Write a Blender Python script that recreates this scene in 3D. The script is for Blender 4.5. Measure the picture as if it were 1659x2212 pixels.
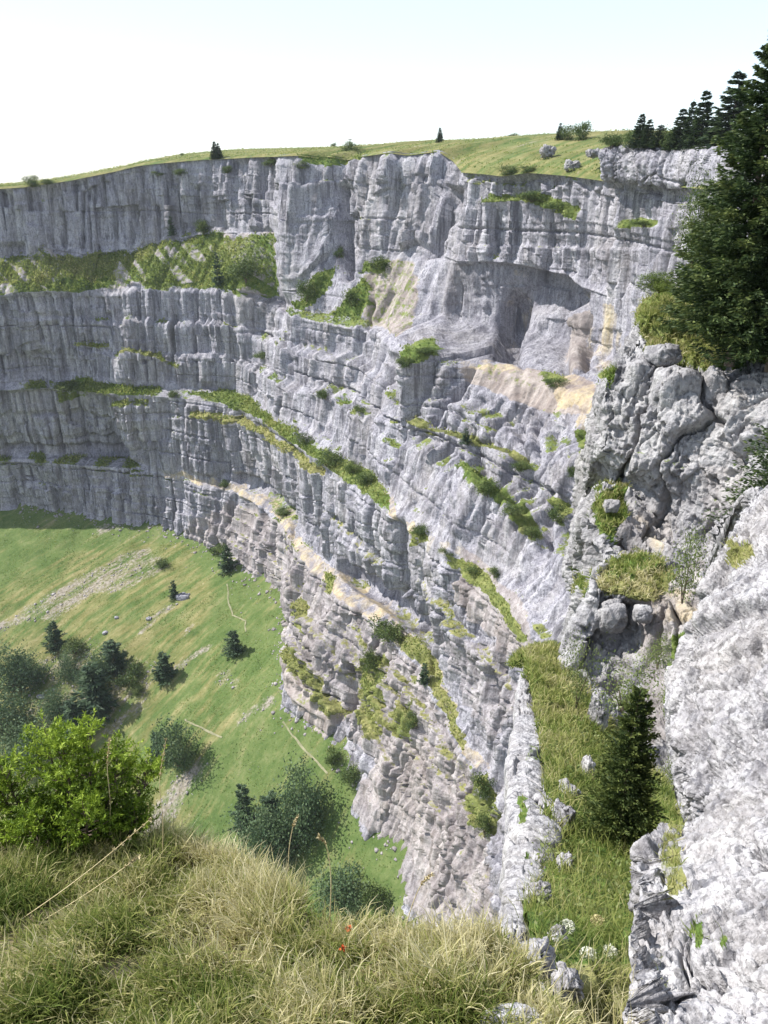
import bpy, math, random
import numpy as np
from mathutils import Vector, Matrix

# ------------------------------------------------------------------ camera, sky, sun, exposure
scene = bpy.context.scene
for o in list(bpy.data.objects):
    bpy.data.objects.remove(o, do_unlink=True)
COL = scene.collection
PITCH = math.radians(23.0)
cam_d = bpy.data.cameras.new('camera')
cam = bpy.data.objects.new('camera', cam_d)
COL.objects.link(cam)
cam.location = (0, 0, 0)
cam.rotation_euler = (math.radians(90) - PITCH, 0, 0)
cam_d.sensor_fit = 'VERTICAL'
cam_d.sensor_height = 36.0
cam_d.lens = 36.0 * 1728.0 / 2212.0
cam_d.clip_start = 0.05
cam_d.clip_end = 20000
scene.camera = cam

SUN_TO = Vector((-0.80, 0.14, 0.86)).normalized()      # direction towards the sun
elev = math.asin(SUN_TO.z)
world = bpy.data.worlds.new('World')
scene.world = world
world.use_nodes = True
nt = world.node_tree
bg = nt.nodes['Background']
sky = nt.nodes.new('ShaderNodeTexSky')
sky.sky_type = 'NISHITA'
sky.sun_disc = False
sky.sun_elevation = elev
sky.sun_rotation = math.atan2(SUN_TO.x, SUN_TO.y)
sky.altitude = 1300
sky.air_density = 1.0
sky.dust_density = .7
sky.ozone_density = 1.6
veil = nt.nodes.new('ShaderNodeMix')            # an even veil of thin high haze over the whole sky
veil.data_type = 'RGBA'
veil.inputs[0].default_value = 0.46
nt.links.new(sky.outputs[0], veil.inputs[6])
veil.inputs[7].default_value = (4.7, 5.0, 5.35, 1)
nt.links.new(veil.outputs[2], bg.inputs[0])
bg.inputs[1].default_value = 0.14
sun_d = bpy.data.lights.new('sun', 'SUN')
sun_d.energy = 4.6
sun_d.angle = math.radians(0.5)
sun_d.color = (1.0, 0.965, 0.92)
sun = bpy.data.objects.new('sun', sun_d)
COL.objects.link(sun)
sun.rotation_euler = SUN_TO.to_track_quat('Z', 'Y').to_euler()
vs = scene.view_settings
vs.view_transform = 'Standard'
vs.look = 'None'
vs.gamma = 1.0
vs.exposure = 0.84
vs.use_curve_mapping = False
scene.cycles.use_denoising = True
scene.cycles.max_bounces = 6
scene.cycles.diffuse_bounces = 3
scene.cycles.transparent_max_bounces = 8

# ------------------------------------------------------------------ survey helpers: a sight line and a distance give a point
FOC = 1728.0
CP, SP = math.cos(PITCH), math.sin(PITCH)

def ray(u, v):
    x = (u - 829.5) / FOC
    y = (1106.0 - v) / FOC
    return np.array([x, CP + y * SP, -SP + y * CP])

def atY(u, v, Y):
    r = ray(u, v)
    return r * (Y / r[1])

def atZ(u, v, z):
    r = ray(u, v)
    return r * (z / r[2])

def proj(P):
    d = P[..., 1] * CP - P[..., 2] * SP
    d = np.where(np.abs(d) < 1e-3, 1e-3, d)
    up = P[..., 1] * SP + P[..., 2] * CP
    return 829.5 + FOC * P[..., 0] / d, 1106.0 - FOC * up / d, d

# ------------------------------------------------------------------ noise
def _h(ix, iy, iz, seed):
    with np.errstate(over='ignore'):
        h = (ix.astype(np.int64) * 374761393 + iy.astype(np.int64) * 668265263 + iz.astype(np.int64) * 2147483647 + seed * 1274126177) & 0xFFFFFFFF
        h = ((h ^ (h >> 13)) * 1274126177) & 0xFFFFFFFF
        h = ((h ^ (h >> 16)) * 668265263) & 0xFFFFFFFF
        h = h ^ (h >> 15)
    return (h & 0xFFFFFF) / float(0x1000000)

def _s(t):
    return t * t * t * (t * (t * 6 - 15) + 10)

def vn2(x, y, seed=0):
    x = np.asarray(x, float); y = np.asarray(y, float)
    x, y = np.broadcast_arrays(x, y)
    ix = np.floor(x); iy = np.floor(y)
    fx = _s(x - ix); fy = _s(y - iy)
    z = np.zeros(1, np.int64)
    a = _h(ix, iy, z, seed); b = _h(ix + 1, iy, z, seed)
    c = _h(ix, iy + 1, z, seed); d = _h(ix + 1, iy + 1, z, seed)
    return (a + (b - a) * fx) * (1 - fy) + (c + (d - c) * fx) * fy

def vn3(x, y, z, seed=0):
    ix = np.floor(x); iy = np.floor(y); iz = np.floor(z)
    fx = _s(x - ix); fy = _s(y - iy); fz = _s(z - iz)
    r = 0
    for dz in (0, 1):
        a = _h(ix, iy, iz + dz, seed); b = _h(ix + 1, iy, iz + dz, seed)
        c = _h(ix, iy + 1, iz + dz, seed); d = _h(ix + 1, iy + 1, iz + dz, seed)
        q = (a + (b - a) * fx) * (1 - fy) + (c + (d - c) * fx) * fy
        r = r + q * (fz if dz else 1 - fz)
    return r

def fbm2(x, y, oct=4, seed=0):
    r = 0; a = .5; t = 0
    for o in range(oct):
        r = r + a * (vn2(x * 2 ** o + 17.3 * o, y * 2 ** o - 9.1 * o, seed + o) * 2 - 1); t += a; a *= .5
    return r / t

def fbm3(x, y, z, oct=4, seed=0):
    r = 0; a = .5; t = 0
    for o in range(oct):
        k = 2.03 ** o
        r = r + a * (vn3(x * k + 7.3 * o, y * k - 3.1 * o, z * k + 5.7 * o, seed + o) * 2 - 1); t += a; a *= .5
    return r / t

def billow2(x, y, oct=2, seed=0):          # rounded columns with sharp grooves, 0 in the grooves
    r = 0; a = 1.; t = 0
    for o in range(oct):
        r = r + a * np.abs(vn2(x * 2.1 ** o + 3.3 * o, y * 2.1 ** o, seed + o) * 2 - 1); t += a; a *= .5
    return r / t

def worley2(x, y, seed=0):
    x, y = np.broadcast_arrays(np.asarray(x, float), np.asarray(y, float))
    ix = np.floor(x); iy = np.floor(y)
    f1 = np.full(x.shape, 9.); f2 = np.full(x.shape, 9.); cid = np.zeros(x.shape)
    z = np.zeros(1, np.int64)
    for dx in (-1, 0, 1):
        for dy in (-1, 0, 1):
            jx = ix + dx; jy = iy + dy
            px = jx + .15 + .7 * _h(jx, jy, z, seed); py = jy + .15 + .7 * _h(jx, jy, z, seed + 11)
            d = np.maximum(np.abs(px - x), np.abs(py - y)) * .7 + np.hypot(px - x, py - y) * .3
            cl = d < f1
            f2 = np.where(cl, f1, np.minimum(f2, d))
            cid = np.where(cl, _h(jx, jy, z, seed + 23), cid)
            f1 = np.where(cl, d, f1)
    return f1, f2, cid

def worley3(P, seed=0):
    x, y, z = P
    ix = np.floor(x); iy = np.floor(y); iz = np.floor(z)
    f1 = np.full(x.shape, 9.); f2 = np.full(x.shape, 9.); cid = np.zeros(x.shape); tl = np.zeros(x.shape)
    for dx in (-1, 0, 1):
        for dy in (-1, 0, 1):
            for dz in (-1, 0, 1):
                jx = ix + dx; jy = iy + dy; jz = iz + dz
                ex = jx + _h(jx, jy, jz, seed) - x; ey = jy + _h(jx, jy, jz, seed + 5) - y; ez = jz + _h(jx, jy, jz, seed + 9) - z
                d = np.sqrt(ex ** 2 + ey ** 2 + ez ** 2)
                cl = d < f1
                tl = np.where(cl, ex * (_h(jx, jy, jz, seed + 15) - .5) + ey * (_h(jx, jy, jz, seed + 16) - .5) + ez * (_h(jx, jy, jz, seed + 17) - .5), tl)
                f2 = np.where(cl, f1, np.minimum(f2, d))
                cid = np.where(cl, _h(jx, jy, jz, seed + 13), cid)
                f1 = np.where(cl, d, f1)
    return f1, f2, cid, tl

def sstep(a, b, x):
    t = np.clip((x - a) / (b - a), 0, 1)
    return t * t * (3 - 2 * t)

def inpoly(U, V, poly):
    r = np.zeros(U.shape, bool)
    n = len(poly)
    for i in range(n):
        x1, y1 = poly[i]; x2, y2 = poly[(i + 1) % n]
        if y1 == y2:
            continue
        c = ((y1 > V) != (y2 > V)) & (U < (x2 - x1) * (V - y1) / (y2 - y1) + x1)
        r ^= c
    return r

# ------------------------------------------------------------------ scene helpers
def link(o, parent=None):
    COL.objects.link(o)
    if parent is not None:
        o.parent = parent
    return o

def tag(o, label=None, cat=None, group=None, kind=None):
    if label: o['label'] = label
    if cat: o['category'] = cat
    if group: o['group'] = group
    if kind: o['kind'] = kind
    return o

def empty(name, loc=(0, 0, 0), rz=0.0, sc=1.0, label=None, cat=None, group=None, kind=None):
    o = bpy.data.objects.new(name, None)
    o.empty_display_size = 0.2
    o.location = loc
    o.rotation_euler = (0, 0, rz)
    o.scale = (sc, sc, sc) if np.isscalar(sc) else sc
    link(o)
    return tag(o, label, cat, group, kind)

def mk_mesh(name, V, F, mat, attrs=None, smooth=False):
    V = np.ascontiguousarray(V, np.float32).reshape(-1, 3)
    F = np.ascontiguousarray(F, np.int32)
    k = F.shape[1]
    me = bpy.data.meshes.new(name)
    me.vertices.add(len(V)); me.vertices.foreach_set('co', V.ravel())
    me.loops.add(F.size); me.loops.foreach_set('vertex_index', F.ravel())
    me.polygons.add(len(F))
    me.polygons.foreach_set('loop_start', np.arange(len(F), dtype=np.int32) * k)
    me.update(calc_edges=True)
    if attrs:
        for n, a in attrs.items():
            at = me.attributes.new(n, 'FLOAT', 'POINT')
            at.data.foreach_set('value', np.ascontiguousarray(a, np.float32).ravel())
    if smooth:
        me.polygons.foreach_set('use_smooth', np.ones(len(F), bool))
    me.validate()
    if mat is not None:
        me.materials.append(mat)
    return me

def mk_obj(name, V, F, mat, attrs=None, smooth=False, parent=None):
    return link(bpy.data.objects.new(name, mk_mesh(name, V, F, mat, attrs, smooth)), parent)

def grid_faces(nr, nc, r0=0, r1=None):
    r1 = nr - 1 if r1 is None else r1
    i = np.arange(r0, r1)[:, None] * nc + np.arange(nc - 1)[None, :]
    i = i.ravel()
    return np.stack([i, i + nc, i + nc + 1, i + 1], 1)

def normals_of(P):                          # P (nr, nc, 3) rows going down, columns going right; normal towards the viewer
    du = np.gradient(P, axis=1); dv = np.gradient(P, axis=0)
    n = np.cross(dv, du)
    return n / np.maximum(np.linalg.norm(n, axis=2, keepdims=True), 1e-9)

def smooth1(a, k):
    if k < 1: return a
    w = np.exp(-np.linspace(-2, 2, 2 * k + 1) ** 2); w /= w.sum()
    return np.convolve(np.pad(a, k, mode='edge'), w, 'valid')

# ------------------------------------------------------------------ materials
def new_mat(name):
    m = bpy.data.materials.new(name)
    m.use_nodes = True
    t = m.node_tree
    t.nodes.clear()
    out = t.nodes.new('ShaderNodeOutputMaterial')
    return m, t, out

class NB:
    def __init__(s, t): s.t = t
    def n(s, typ, **kw):
        nd = s.t.nodes.new(typ)
        for k, v in kw.items(): setattr(nd, k, v)
        return nd
    def l(s, a, b): s.t.links.new(a, b)
    def val(s, inp, v):
        if hasattr(v, 'is_linked') or hasattr(v, 'links'): s.l(v, inp)
        else: inp.default_value = v
    def noise(s, vec, scale, detail=4, rough=.55, dist=0.):
        nd = s.n('ShaderNodeTexNoise')
        s.l(vec, nd.inputs['Vector'])
        nd.inputs['Scale'].default_value = scale; nd.inputs['Detail'].default_value = detail
        nd.inputs['Roughness'].default_value = rough; nd.inputs['Distortion'].default_value = dist
        return nd.outputs['Fac']
    def mapping(s, vec, sc):
        nd = s.n('ShaderNodeMapping')
        s.l(vec, nd.inputs['Vector']); nd.inputs['Scale'].default_value = sc
        return nd.outputs[0]
    def ramp(s, fac, stops):
        nd = s.n('ShaderNodeValToRGB')
        e = nd.color_ramp.elements
        while len(e) < len(stops): e.new(.5)
        for i, (p, c) in enumerate(stops):
            e[i].position = p; e[i].color = (*c, 1) if len(c) == 3 else c
        s.l(fac, nd.inputs[0])
        return nd.outputs[0]
    def mix(s, fac, a, b, mode='MIX'):
        nd = s.n('ShaderNodeMix', data_type='RGBA', blend_type=mode)
        s.val(nd.inputs[0], fac)
        for i, c in ((6, a), (7, b)):
            if isinstance(c, tuple): nd.inputs[i].default_value = (*c, 1)
            else: s.l(c, nd.inputs[i])
        return nd.outputs[2]
    def math(s, op, a, b=0., c=0.):
        nd = s.n('ShaderNodeMath', operation=op)
        s.val(nd.inputs[0], a); s.val(nd.inputs[1], b); s.val(nd.inputs[2], c)
        return nd.outputs[0]
    def attr(s, name):
        nd = s.n('ShaderNodeAttribute', attribute_name=name)
        return nd.outputs['Fac']
    def mrange(s, v, a, b, c=0., d=1.):
        nd = s.n('ShaderNodeMapRange')
        nd.clamp = True
        s.l(v, nd.inputs[0])
        for i, q in enumerate((a, b, c, d)): nd.inputs[i + 1].default_value = q
        return nd.outputs[0]

def rock_material(name, k, greys, streak=(1., 1., .22), bump=.5, bdist=.5, rough=.9, vs_streak=.07, streak_k=.6, speck=.35, speck_k=3., sp_lo=.53):
    """limestone; k is the size of the finest grain in 1/m"""
    m, t, out = new_mat(name)
    b = NB(t)
    pos = b.n('ShaderNodeNewGeometry').outputs['Position']
    st = b.mapping(pos, streak)
    n1 = b.noise(st, k * .35, 6, .62, .3)
    n2 = b.noise(pos, k * 1.4, 5, .65)
    n3 = b.noise(pos, k * .05, 3, .5)
    f = b.math('ADD', b.math('MULTIPLY', n1, .55), b.math('ADD', b.math('MULTIPLY', n2, .3), b.math('MULTIPLY', n3, .15)))
    c = b.ramp(f, [(.30, greys[0]), (.43, greys[1]), (.53, greys[2]), (.66, greys[3])])
    dk = b.mrange(b.noise(b.mapping(pos, (1, 1, vs_streak)), k * .9, 5, .65), .53, .63)
    c = b.mix(b.math('MULTIPLY', dk, streak_k), c, (.085, .085, .10))
    lt = b.mrange(b.noise(b.mapping(pos, (1, 1, vs_streak)), k * 1.3 + .01, 4, .6), .54, .64)
    c = b.mix(b.math('MULTIPLY', lt, streak_k * .7), c, greys[3])
    fs = b.mrange(b.noise(b.mapping(pos, (1, 1, vs_streak * 2.2)), k * 3.1, 4, .7), .50, .62)
    c = b.mix(b.math('MULTIPLY', fs, streak_k * .55), c, tuple(q * .55 for q in greys[1]))
    sp = b.mrange(b.noise(pos, k * speck_k, 3, .6), sp_lo, sp_lo + .13)
    c = b.mix(b.math('MULTIPLY', sp, speck), c, tuple(q * .42 for q in greys[1]))
    sp2 = b.mrange(b.noise(pos, k * speck_k * .45, 4, .65), .56, .72)
    c = b.mix(b.math('MULTIPLY', sp2, speck * .8), c, (greys[1][0] * .80, greys[1][1] * .78, greys[1][2] * .77))
    tan = b.mrange(b.noise(b.mapping(pos, (1, 1, .5)), k * .11, 4, .6), .46, .66)
    c = b.mix(b.math('MULTIPLY', tan, .26), c, b.ramp(n1, [(.35, (.19, .165, .14)), (.65, (.40, .365, .32))]))
    wm = b.attr('warm'); oc = b.attr('ochre'); gr = b.attr('grass'); dr = b.attr('dry'); dn = b.attr('dark')
    c = b.mix(b.math('MULTIPLY', wm, .9), c, b.ramp(n1, [(.35, (.21, .165, .135)), (.65, (.40, .34, .29))]))
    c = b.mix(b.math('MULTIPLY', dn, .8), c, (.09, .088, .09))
    ocm = b.mrange(b.math('ADD', oc, b.math('MULTIPLY', b.math('SUBTRACT', n1, .5), 2.2)), .30, .85)
    c = b.mix(b.math('MULTIPLY', ocm, b.mrange(oc, .02, .2)), c, b.ramp(b.math('ADD', b.math('MULTIPLY', n2, .5), b.math('MULTIPLY', n1, .5)), [(.36, (.24, .165, .08)), (.52, (.40, .32, .19)), (.66, (.50, .44, .32))]))
    gn = b.noise(pos, k * .8, 5, .7)
    g = b.ramp(gn, [(.30, (.035, .066, .014)), (.48, (.085, .138, .028)), (.64, (.15, .188, .050))])
    d = b.ramp(gn, [(.30, (.11, .095, .04)), (.50, (.23, .20, .085)), (.68, (.36, .31, .15))])
    g = b.mix(dr, g, d)
    gm = b.mrange(b.math('ADD', gr, b.math('MULTIPLY', b.math('SUBTRACT', gn, .5), 1.6)), .40, .60)
    c = b.mix(gm, c, g)
    bs = b.n('ShaderNodeBsdfPrincipled')
    b.l(c, bs.inputs['Base Color'])
    bs.inputs['Roughness'].default_value = rough
    bs.inputs['Specular IOR Level'].default_value = .15
    bp = b.n('ShaderNodeBump')
    bp.inputs['Strength'].default_value = bump; bp.inputs['Distance'].default_value = bdist
    b.l(b.math('ADD', b.math('MULTIPLY', n1, .7), b.math('MULTIPLY', n2, .5)), bp.inputs['Height'])
    b.l(bp.outputs[0], bs.inputs['Normal'])
    b.l(bs.outputs[0], out.inputs[0])
    return m

GREY = [(.108, .106, .126), (.222, .215, .246), (.332, .323, .354), (.48, .47, .49)]
M_CLIFF = rock_material('cliff_limestone', .55, GREY, bump=.9, bdist=1.2, streak_k=.8, speck=.72, speck_k=3.6)
M_ROCK = rock_material('near_limestone', 6.0, [(.13, .125, .135), (.29, .28, .29), (.41, .398, .405), (.53, .52, .52)], streak=(1, 1, .6), bump=1.0, bdist=.12, vs_streak=.25, streak_k=.8, speck=.72, speck_k=2.6, sp_lo=.51)
M_MID = rock_material('ledge_limestone', 2.2, [(.12, .115, .122), (.25, .242, .25), (.36, .35, .352), (.49, .48, .47)], streak=(1, 1, .45), bump=1.0, bdist=.4, vs_streak=.2, streak_k=.5, speck=.6, speck_k=2.6)

def leaf_material(name, cols, trans=.35, attr='tint', rough=.6):
    m, t, out = new_mat(name)
    b = NB(t)
    a = b.attr(attr)
    oi = b.n('ShaderNodeObjectInfo').outputs['Random']
    f = b.math('ADD', a, b.math('MULTIPLY', b.math('SUBTRACT', oi, .5), .16))
    n = len(cols)
    c = b.ramp(f, [((i + .02) / (n - 1 + .04), cols[i]) for i in range(n)])
    bs = b.n('ShaderNodeBsdfPrincipled')
    b.l(c, bs.inputs['Base Color']); bs.inputs['Roughness'].default_value = rough
    bs.inputs['Specular IOR Level'].default_value = .25
    tr = b.n('ShaderNodeBsdfTranslucent')
    b.l(c, tr.inputs[0])
    mx = b.n('ShaderNodeMixShader'); mx.inputs[0].default_value = trans
    b.l(bs.outputs[0], mx.inputs[1]); b.l(tr.outputs[0], mx.inputs[2])
    b.l(mx.outputs[0], out.inputs[0])
    return m

M_SPRUCE = leaf_material('spruce_needles', [(.013, .026, .012), (.028, .050, .018), (.058, .088, .027), (.13, .155, .042)], .2)
M_FARSPR = leaf_material('far_spruce_needles', [(.036, .064, .038), (.060, .098, .050), (.090, .135, .066), (.13, .175, .085)], .25)  # paler, bluer copy of the spruce needles: distance haze put into the colour
M_SHRUB = leaf_material('shrub_leaves', [(.030, .055, .014), (.062, .098, .024), (.11, .150, .042), (.18, .20, .07)], .3)
M_FRESH = leaf_material('fresh_spruce_needles', [(.014, .032, .007), (.085, .145, .014), (.22, .31, .03), (.36, .45, .07)], .30)
M_LEAF = leaf_material('broad_leaves', [(.042, .076, .040), (.072, .120, .056), (.11, .16, .075), (.16, .205, .095)], .3)
M_PALE = leaf_material('pale_leaves', [(.06, .085, .025), (.12, .16, .045), (.20, .24, .08), (.30, .32, .15)], .4)
M_FRESHB = leaf_material('fresh_bush_leaves', [(.035, .06, .014), (.085, .125, .025), (.15, .20, .04), (.22, .26, .07)], .35)
M_GRASS = leaf_material('grass_blades', [(.070, .115, .024), (.165, .215, .046), (.310, .325, .100), (.50, .45, .225), (.68, .62, .40)], .45)

def plain(name, col, col2=None, scale=8., rough=.8):
    m, t, out = new_mat(name)
    b = NB(t)
    bs = b.n('ShaderNodeBsdfPrincipled')
    pos = b.n('ShaderNodeNewGeometry').outputs['Position']
    c = b.ramp(b.noise(pos, scale, 4, .6), [(.35, col), (.65, col2 or tuple(min(1, q * 1.3) for q in col))])
    b.l(c, bs.inputs['Base Color'])
    bs.inputs['Roughness'].default_value = rough
    b.l(bs.outputs[0], out.inputs[0])
    return m

M_BARK = plain('bark', (.075, .052, .036), (.15, .115, .085), 9)
M_UMBEL = plain('white_umbel', (.62, .62, .50), (.80, .80, .70), 60)
M_UMBEL_Y = plain('fading_umbel', (.42, .36, .16), (.55, .50, .28), 60)
M_STEM = plain('green_stem', (.10, .15, .05))
M_RED = plain('orange_petals', (.50, .07, .02), (.62, .14, .03), 80)
M_STRAW = plain('straw', (.42, .34, .18), (.55, .47, .28), 40)
M_WOOD = plain('weathered_wood', (.13, .11, .09), (.22, .19, .16), 12)
M_PATH = plain('trodden_earth', (.15, .15, .075), (.24, .225, .13), .5)

def meadow_material():
    m, t, out = new_mat('meadow_and_scree')
    b = NB(t)
    pos = b.n('ShaderNodeNewGeometry').outputs['Position']
    n1 = b.noise(pos, .09, 5, .6); n2 = b.noise(pos, .7, 6, .7)
    rot = b.n('ShaderNodeMapping'); b.l(pos, rot.inputs[0])
    rot.vector_type = 'TEXTURE'
    rot.inputs['Rotation'].default_value = (0, 0, math.radians(40)); rot.inputs['Scale'].default_value = (13., 1.6, 4.)
    n3 = b.noise(rot.outputs[0], .42, 5, .65)
    f = b.math('ADD', b.math('MULTIPLY', n1, .45), b.math('ADD', b.math('MULTIPLY', n2, .35), b.math('MULTIPLY', n3, .25)))
    g = b.ramp(f, [(.34, (.042, .072, .020)), (.47, (.078, .118, .034)), (.58, (.118, .152, .052)), (.70, (.20, .198, .095))])
    sc = b.ramp(n2, [(.32, (.12, .105, .08)), (.50, (.235, .205, .165)), (.66, (.35, .32, .275))])
    ol = b.ramp(f, [(.34, (.095, .10, .03)), (.5, (.165, .155, .06)), (.66, (.26, .235, .11))])
    a = b.attr('scree'); d = b.attr('dry')
    c = b.mix(b.mrange(b.math('ADD', d, b.math('MULTIPLY', b.math('SUBTRACT', n3, .5), 2.2)), .30, .75), g, ol)
    sm = b.mrange(b.math('ADD', a, b.math('MULTIPLY', b.math('SUBTRACT', b.math('ADD', b.math('MULTIPLY', n3, .6), b.math('MULTIPLY', n2, .4)), .5), 2.2)), .38, .66)
    c = b.mix(sm, c, sc)
    bs = b.n('ShaderNodeBsdfPrincipled'); b.l(c, bs.inputs['Base Color'])
    bs.inputs['Roughness'].default_value = .95; bs.inputs['Specular IOR Level'].default_value = .1
    bp = b.n('ShaderNodeBump'); bp.inputs['Strength'].default_value = .6; bp.inputs['Distance'].default_value = .8
    b.l(n2, bp.inputs['Height']); b.l(bp.outputs[0], bs.inputs['Normal'])
    b.l(bs.outputs[0], out.inputs[0])
    return m
M_MEADOW = meadow_material()

# ================================================================== THE CIRQUE WALL
MASTER = np.array([(-620, 560), (-480, 490), (-330, 425), (-225, 402), (-147, 397), (-100, 385), (-63, 360), (-37, 321), (-15, 283), (1, 250),
                   (14, 220), (25, 198), (33, 172), (39, 150), (46, 120), (56, 90), (70, 60)], float)

def catmull(P, n):
    P = np.vstack([2 * P[0] - P[1], P, 2 * P[-1] - P[-2]])
    out = []
    for i in range(1, len(P) - 2):
        t = np.linspace(0, 1, n, endpoint=False)[:, None]
        a, b_, c, d = P[i - 1], P[i], P[i + 1], P[i + 2]
        out.append(.5 * (2 * b_ + (c - a) * t + (2 * a - 5 * b_ + 4 * c - d) * t ** 2 + (3 * b_ - a - 3 * c + d) * t ** 3))
    out.append(P[-2][None])
    return np.vstack(out)

MC = catmull(MASTER, 60)
MS = np.concatenate([[0], np.cumsum(np.linalg.norm(np.diff(MC, axis=0), axis=1))])
MT = np.gradient(MC, axis=0); MT /= np.linalg.norm(MT, axis=1, keepdims=True)
for _ in range(2):
    MT = np.stack([smooth1(MT[:, 0], 50), smooth1(MT[:, 1], 50)], 1); MT /= np.linalg.norm(MT, axis=1, keepdims=True)
MN = np.stack([-MT[:, 1], MT[:, 0]], 1)     # away from the viewer, into the rock

def to_sn(p):
    d = np.hypot(MC[:, 0] - p[0], MC[:, 1] - p[1])
    i = int(np.argmin(d))
    off = (p[0] - MC[i, 0]) * MN[i, 0] + (p[1] - MC[i, 1]) * MN[i, 1]
    return MS[i], off

def line(nodes):
    """nodes (u, v, 'Y'|'Z', value) -> functions offset(s), z(s)"""
    L = []
    for (u, v, m, q) in nodes:
        p = atY(u, v, q) if m == 'Y' else atZ(u, v, q)
        s, o = to_sn(p)
        L.append((s, o, p[2]))
    L.sort()
    return np.array(L)

def zl(z, pts): return [(u, v, 'Z', z) for u, v in pts]
def yl(pts): return [(u, v, 'Y', y) for u, v, y in pts]

ROWS = [
 # rim
 yl([(0, 405, 418), (50, 402, 419), (100, 395, 422), (150, 388, 425), (200, 378, 427), (250, 368, 428), (300, 356, 428), (350, 350, 427), (400, 346, 425),
     (450, 342, 423), (500, 340, 418), (550, 337, 411), (593, 336, 403), (606, 335, 374), (650, 333, 367), (700, 331, 363), (735, 343, 368), (760, 343, 366), (794, 335, 352), (847, 327, 343),
     (884, 333, 343), (953, 324, 336), (985, 345, 333), (1006, 369, 306), (1050, 372, 298), (1096, 377, 290), (1150, 369, 282), (1229, 375, 268), (1309, 385, 252), (1442, 396, 218), (1530, 402, 195), (1640, 410, 160), (1780, 420, 120)]),
 # foot of the upper wall
 yl([(0, 559, 414), (65, 554, 414), (90, 536, 418), (175, 549, 420), (240, 544, 423), (310, 534, 422), (370, 519, 422), (450, 504, 419), (530, 504, 407), (594, 502, 398),
     (606, 627, 362), (645, 627, 358), (690, 580, 355), (735, 540, 354), (778, 555, 344), (857, 555, 334), (900, 532, 333), (937, 545, 322), (985, 566, 298), (1096, 569, 285), (1176, 585, 272), (1229, 598, 263),
     (1264, 624, 254), (1341, 651, 232), (1430, 700, 205), (1530, 740, 175), (1650, 780, 145), (1780, 800, 110)]),
 # outer edge of the first ledge (grass slope, floor of the cave)
 zl(-55, [(0, 639)]) + zl(-53, [(65, 629), (150, 627), (250, 624)]) + zl(-50, [(310, 614), (425, 614), (475, 619)]) + zl(-52, [(520, 632)]) + zl(-55, [(595, 644), (640, 669), (715, 679), (775, 689), (825, 697), (857, 736), (884, 775),
     (945, 775), (1006, 768), (1060, 776), (1118, 784), (1229, 805), (1288, 825), (1380, 860), (1480, 900), (1590, 960)]) + yl([(1700, 1000, 105)]),
 # foot of the second wall
 zl(-98, [(0, 827), (100, 819), (200, 827), (260, 834), (390, 839), (500, 842), (540, 859), (590, 904), (640, 924), (690, 959), (740, 989), (805, 1017), (838, 1059), (872, 1109),
     (930, 1146), (967, 1188), (1022, 1205), (1067, 1238), (1105, 1284), (1130, 1338), (1155, 1388), (1230, 1480), (1330, 1650)]) + yl([(1480, 1850, 95)]),
 # outer edge of the second ledge
 zl(-101, [(0, 843), (100, 838), (240, 852), (400, 862), (500, 876), (550, 899), (640, 964), (700, 1004), (760, 1039), (809, 1084), (838, 1117), (897, 1155), (951, 1196), (1005, 1230),
     (1055, 1280), (1105, 1342), (1138, 1396), (1220, 1500), (1310, 1670)]) + yl([(1470, 1870, 94)]),
 # foot of the third wall
 zl(-139, [(0, 984), (65, 989), (180, 982), (275, 975), (295, 999), (350, 1014), (425, 1029), (500, 1039), (550, 1064), (600, 1094), (655, 1167), (730, 1234), (772, 1271), (813, 1296),
     (859, 1332), (897, 1367), (947, 1417), (965, 1471), (985, 1534), (1010, 1596), (1042, 1638), (1090, 1720), (1190, 1900)]) + yl([(1330, 2100, 90)]),
 # outer edge of the third ledge
 zl(-141.5, [(0, 997), (150, 1004), (300, 1014), (420, 1037), (505, 1056), (590, 1111), (638, 1190), (713, 1252), (740, 1290), (780, 1310), (813, 1338), (855, 1380), (905, 1426), (938, 1477),
     (961, 1550), (982, 1602), (1022, 1660), (1075, 1745), (1175, 1930)]) + yl([(1310, 2130, 89)]),
 # foot of the cliff on the meadow
 zl(-172, [(0, 1109), (40, 1101), (100, 1106), (200, 1129), (280, 1139)]) + zl(-174, [(370, 1159), (425, 1184), (475, 1203), (500, 1244), (550, 1261), (592, 1286)]) +
 zl(-180, [(612, 1334), (606, 1394), (612, 1494), (650, 1549), (695, 1596)]) + zl(-181, [(738, 1550), (768, 1534), (782, 1569), (820, 1622)]) + zl(-185, [(792, 1738), (855, 1767), (884, 1780), (892, 1815), (905, 1880), (930, 1975), (1000, 2120)]) + yl([(1140, 2300, 80)]),
]
LN = [line(r) for r in ROWS]
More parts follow.
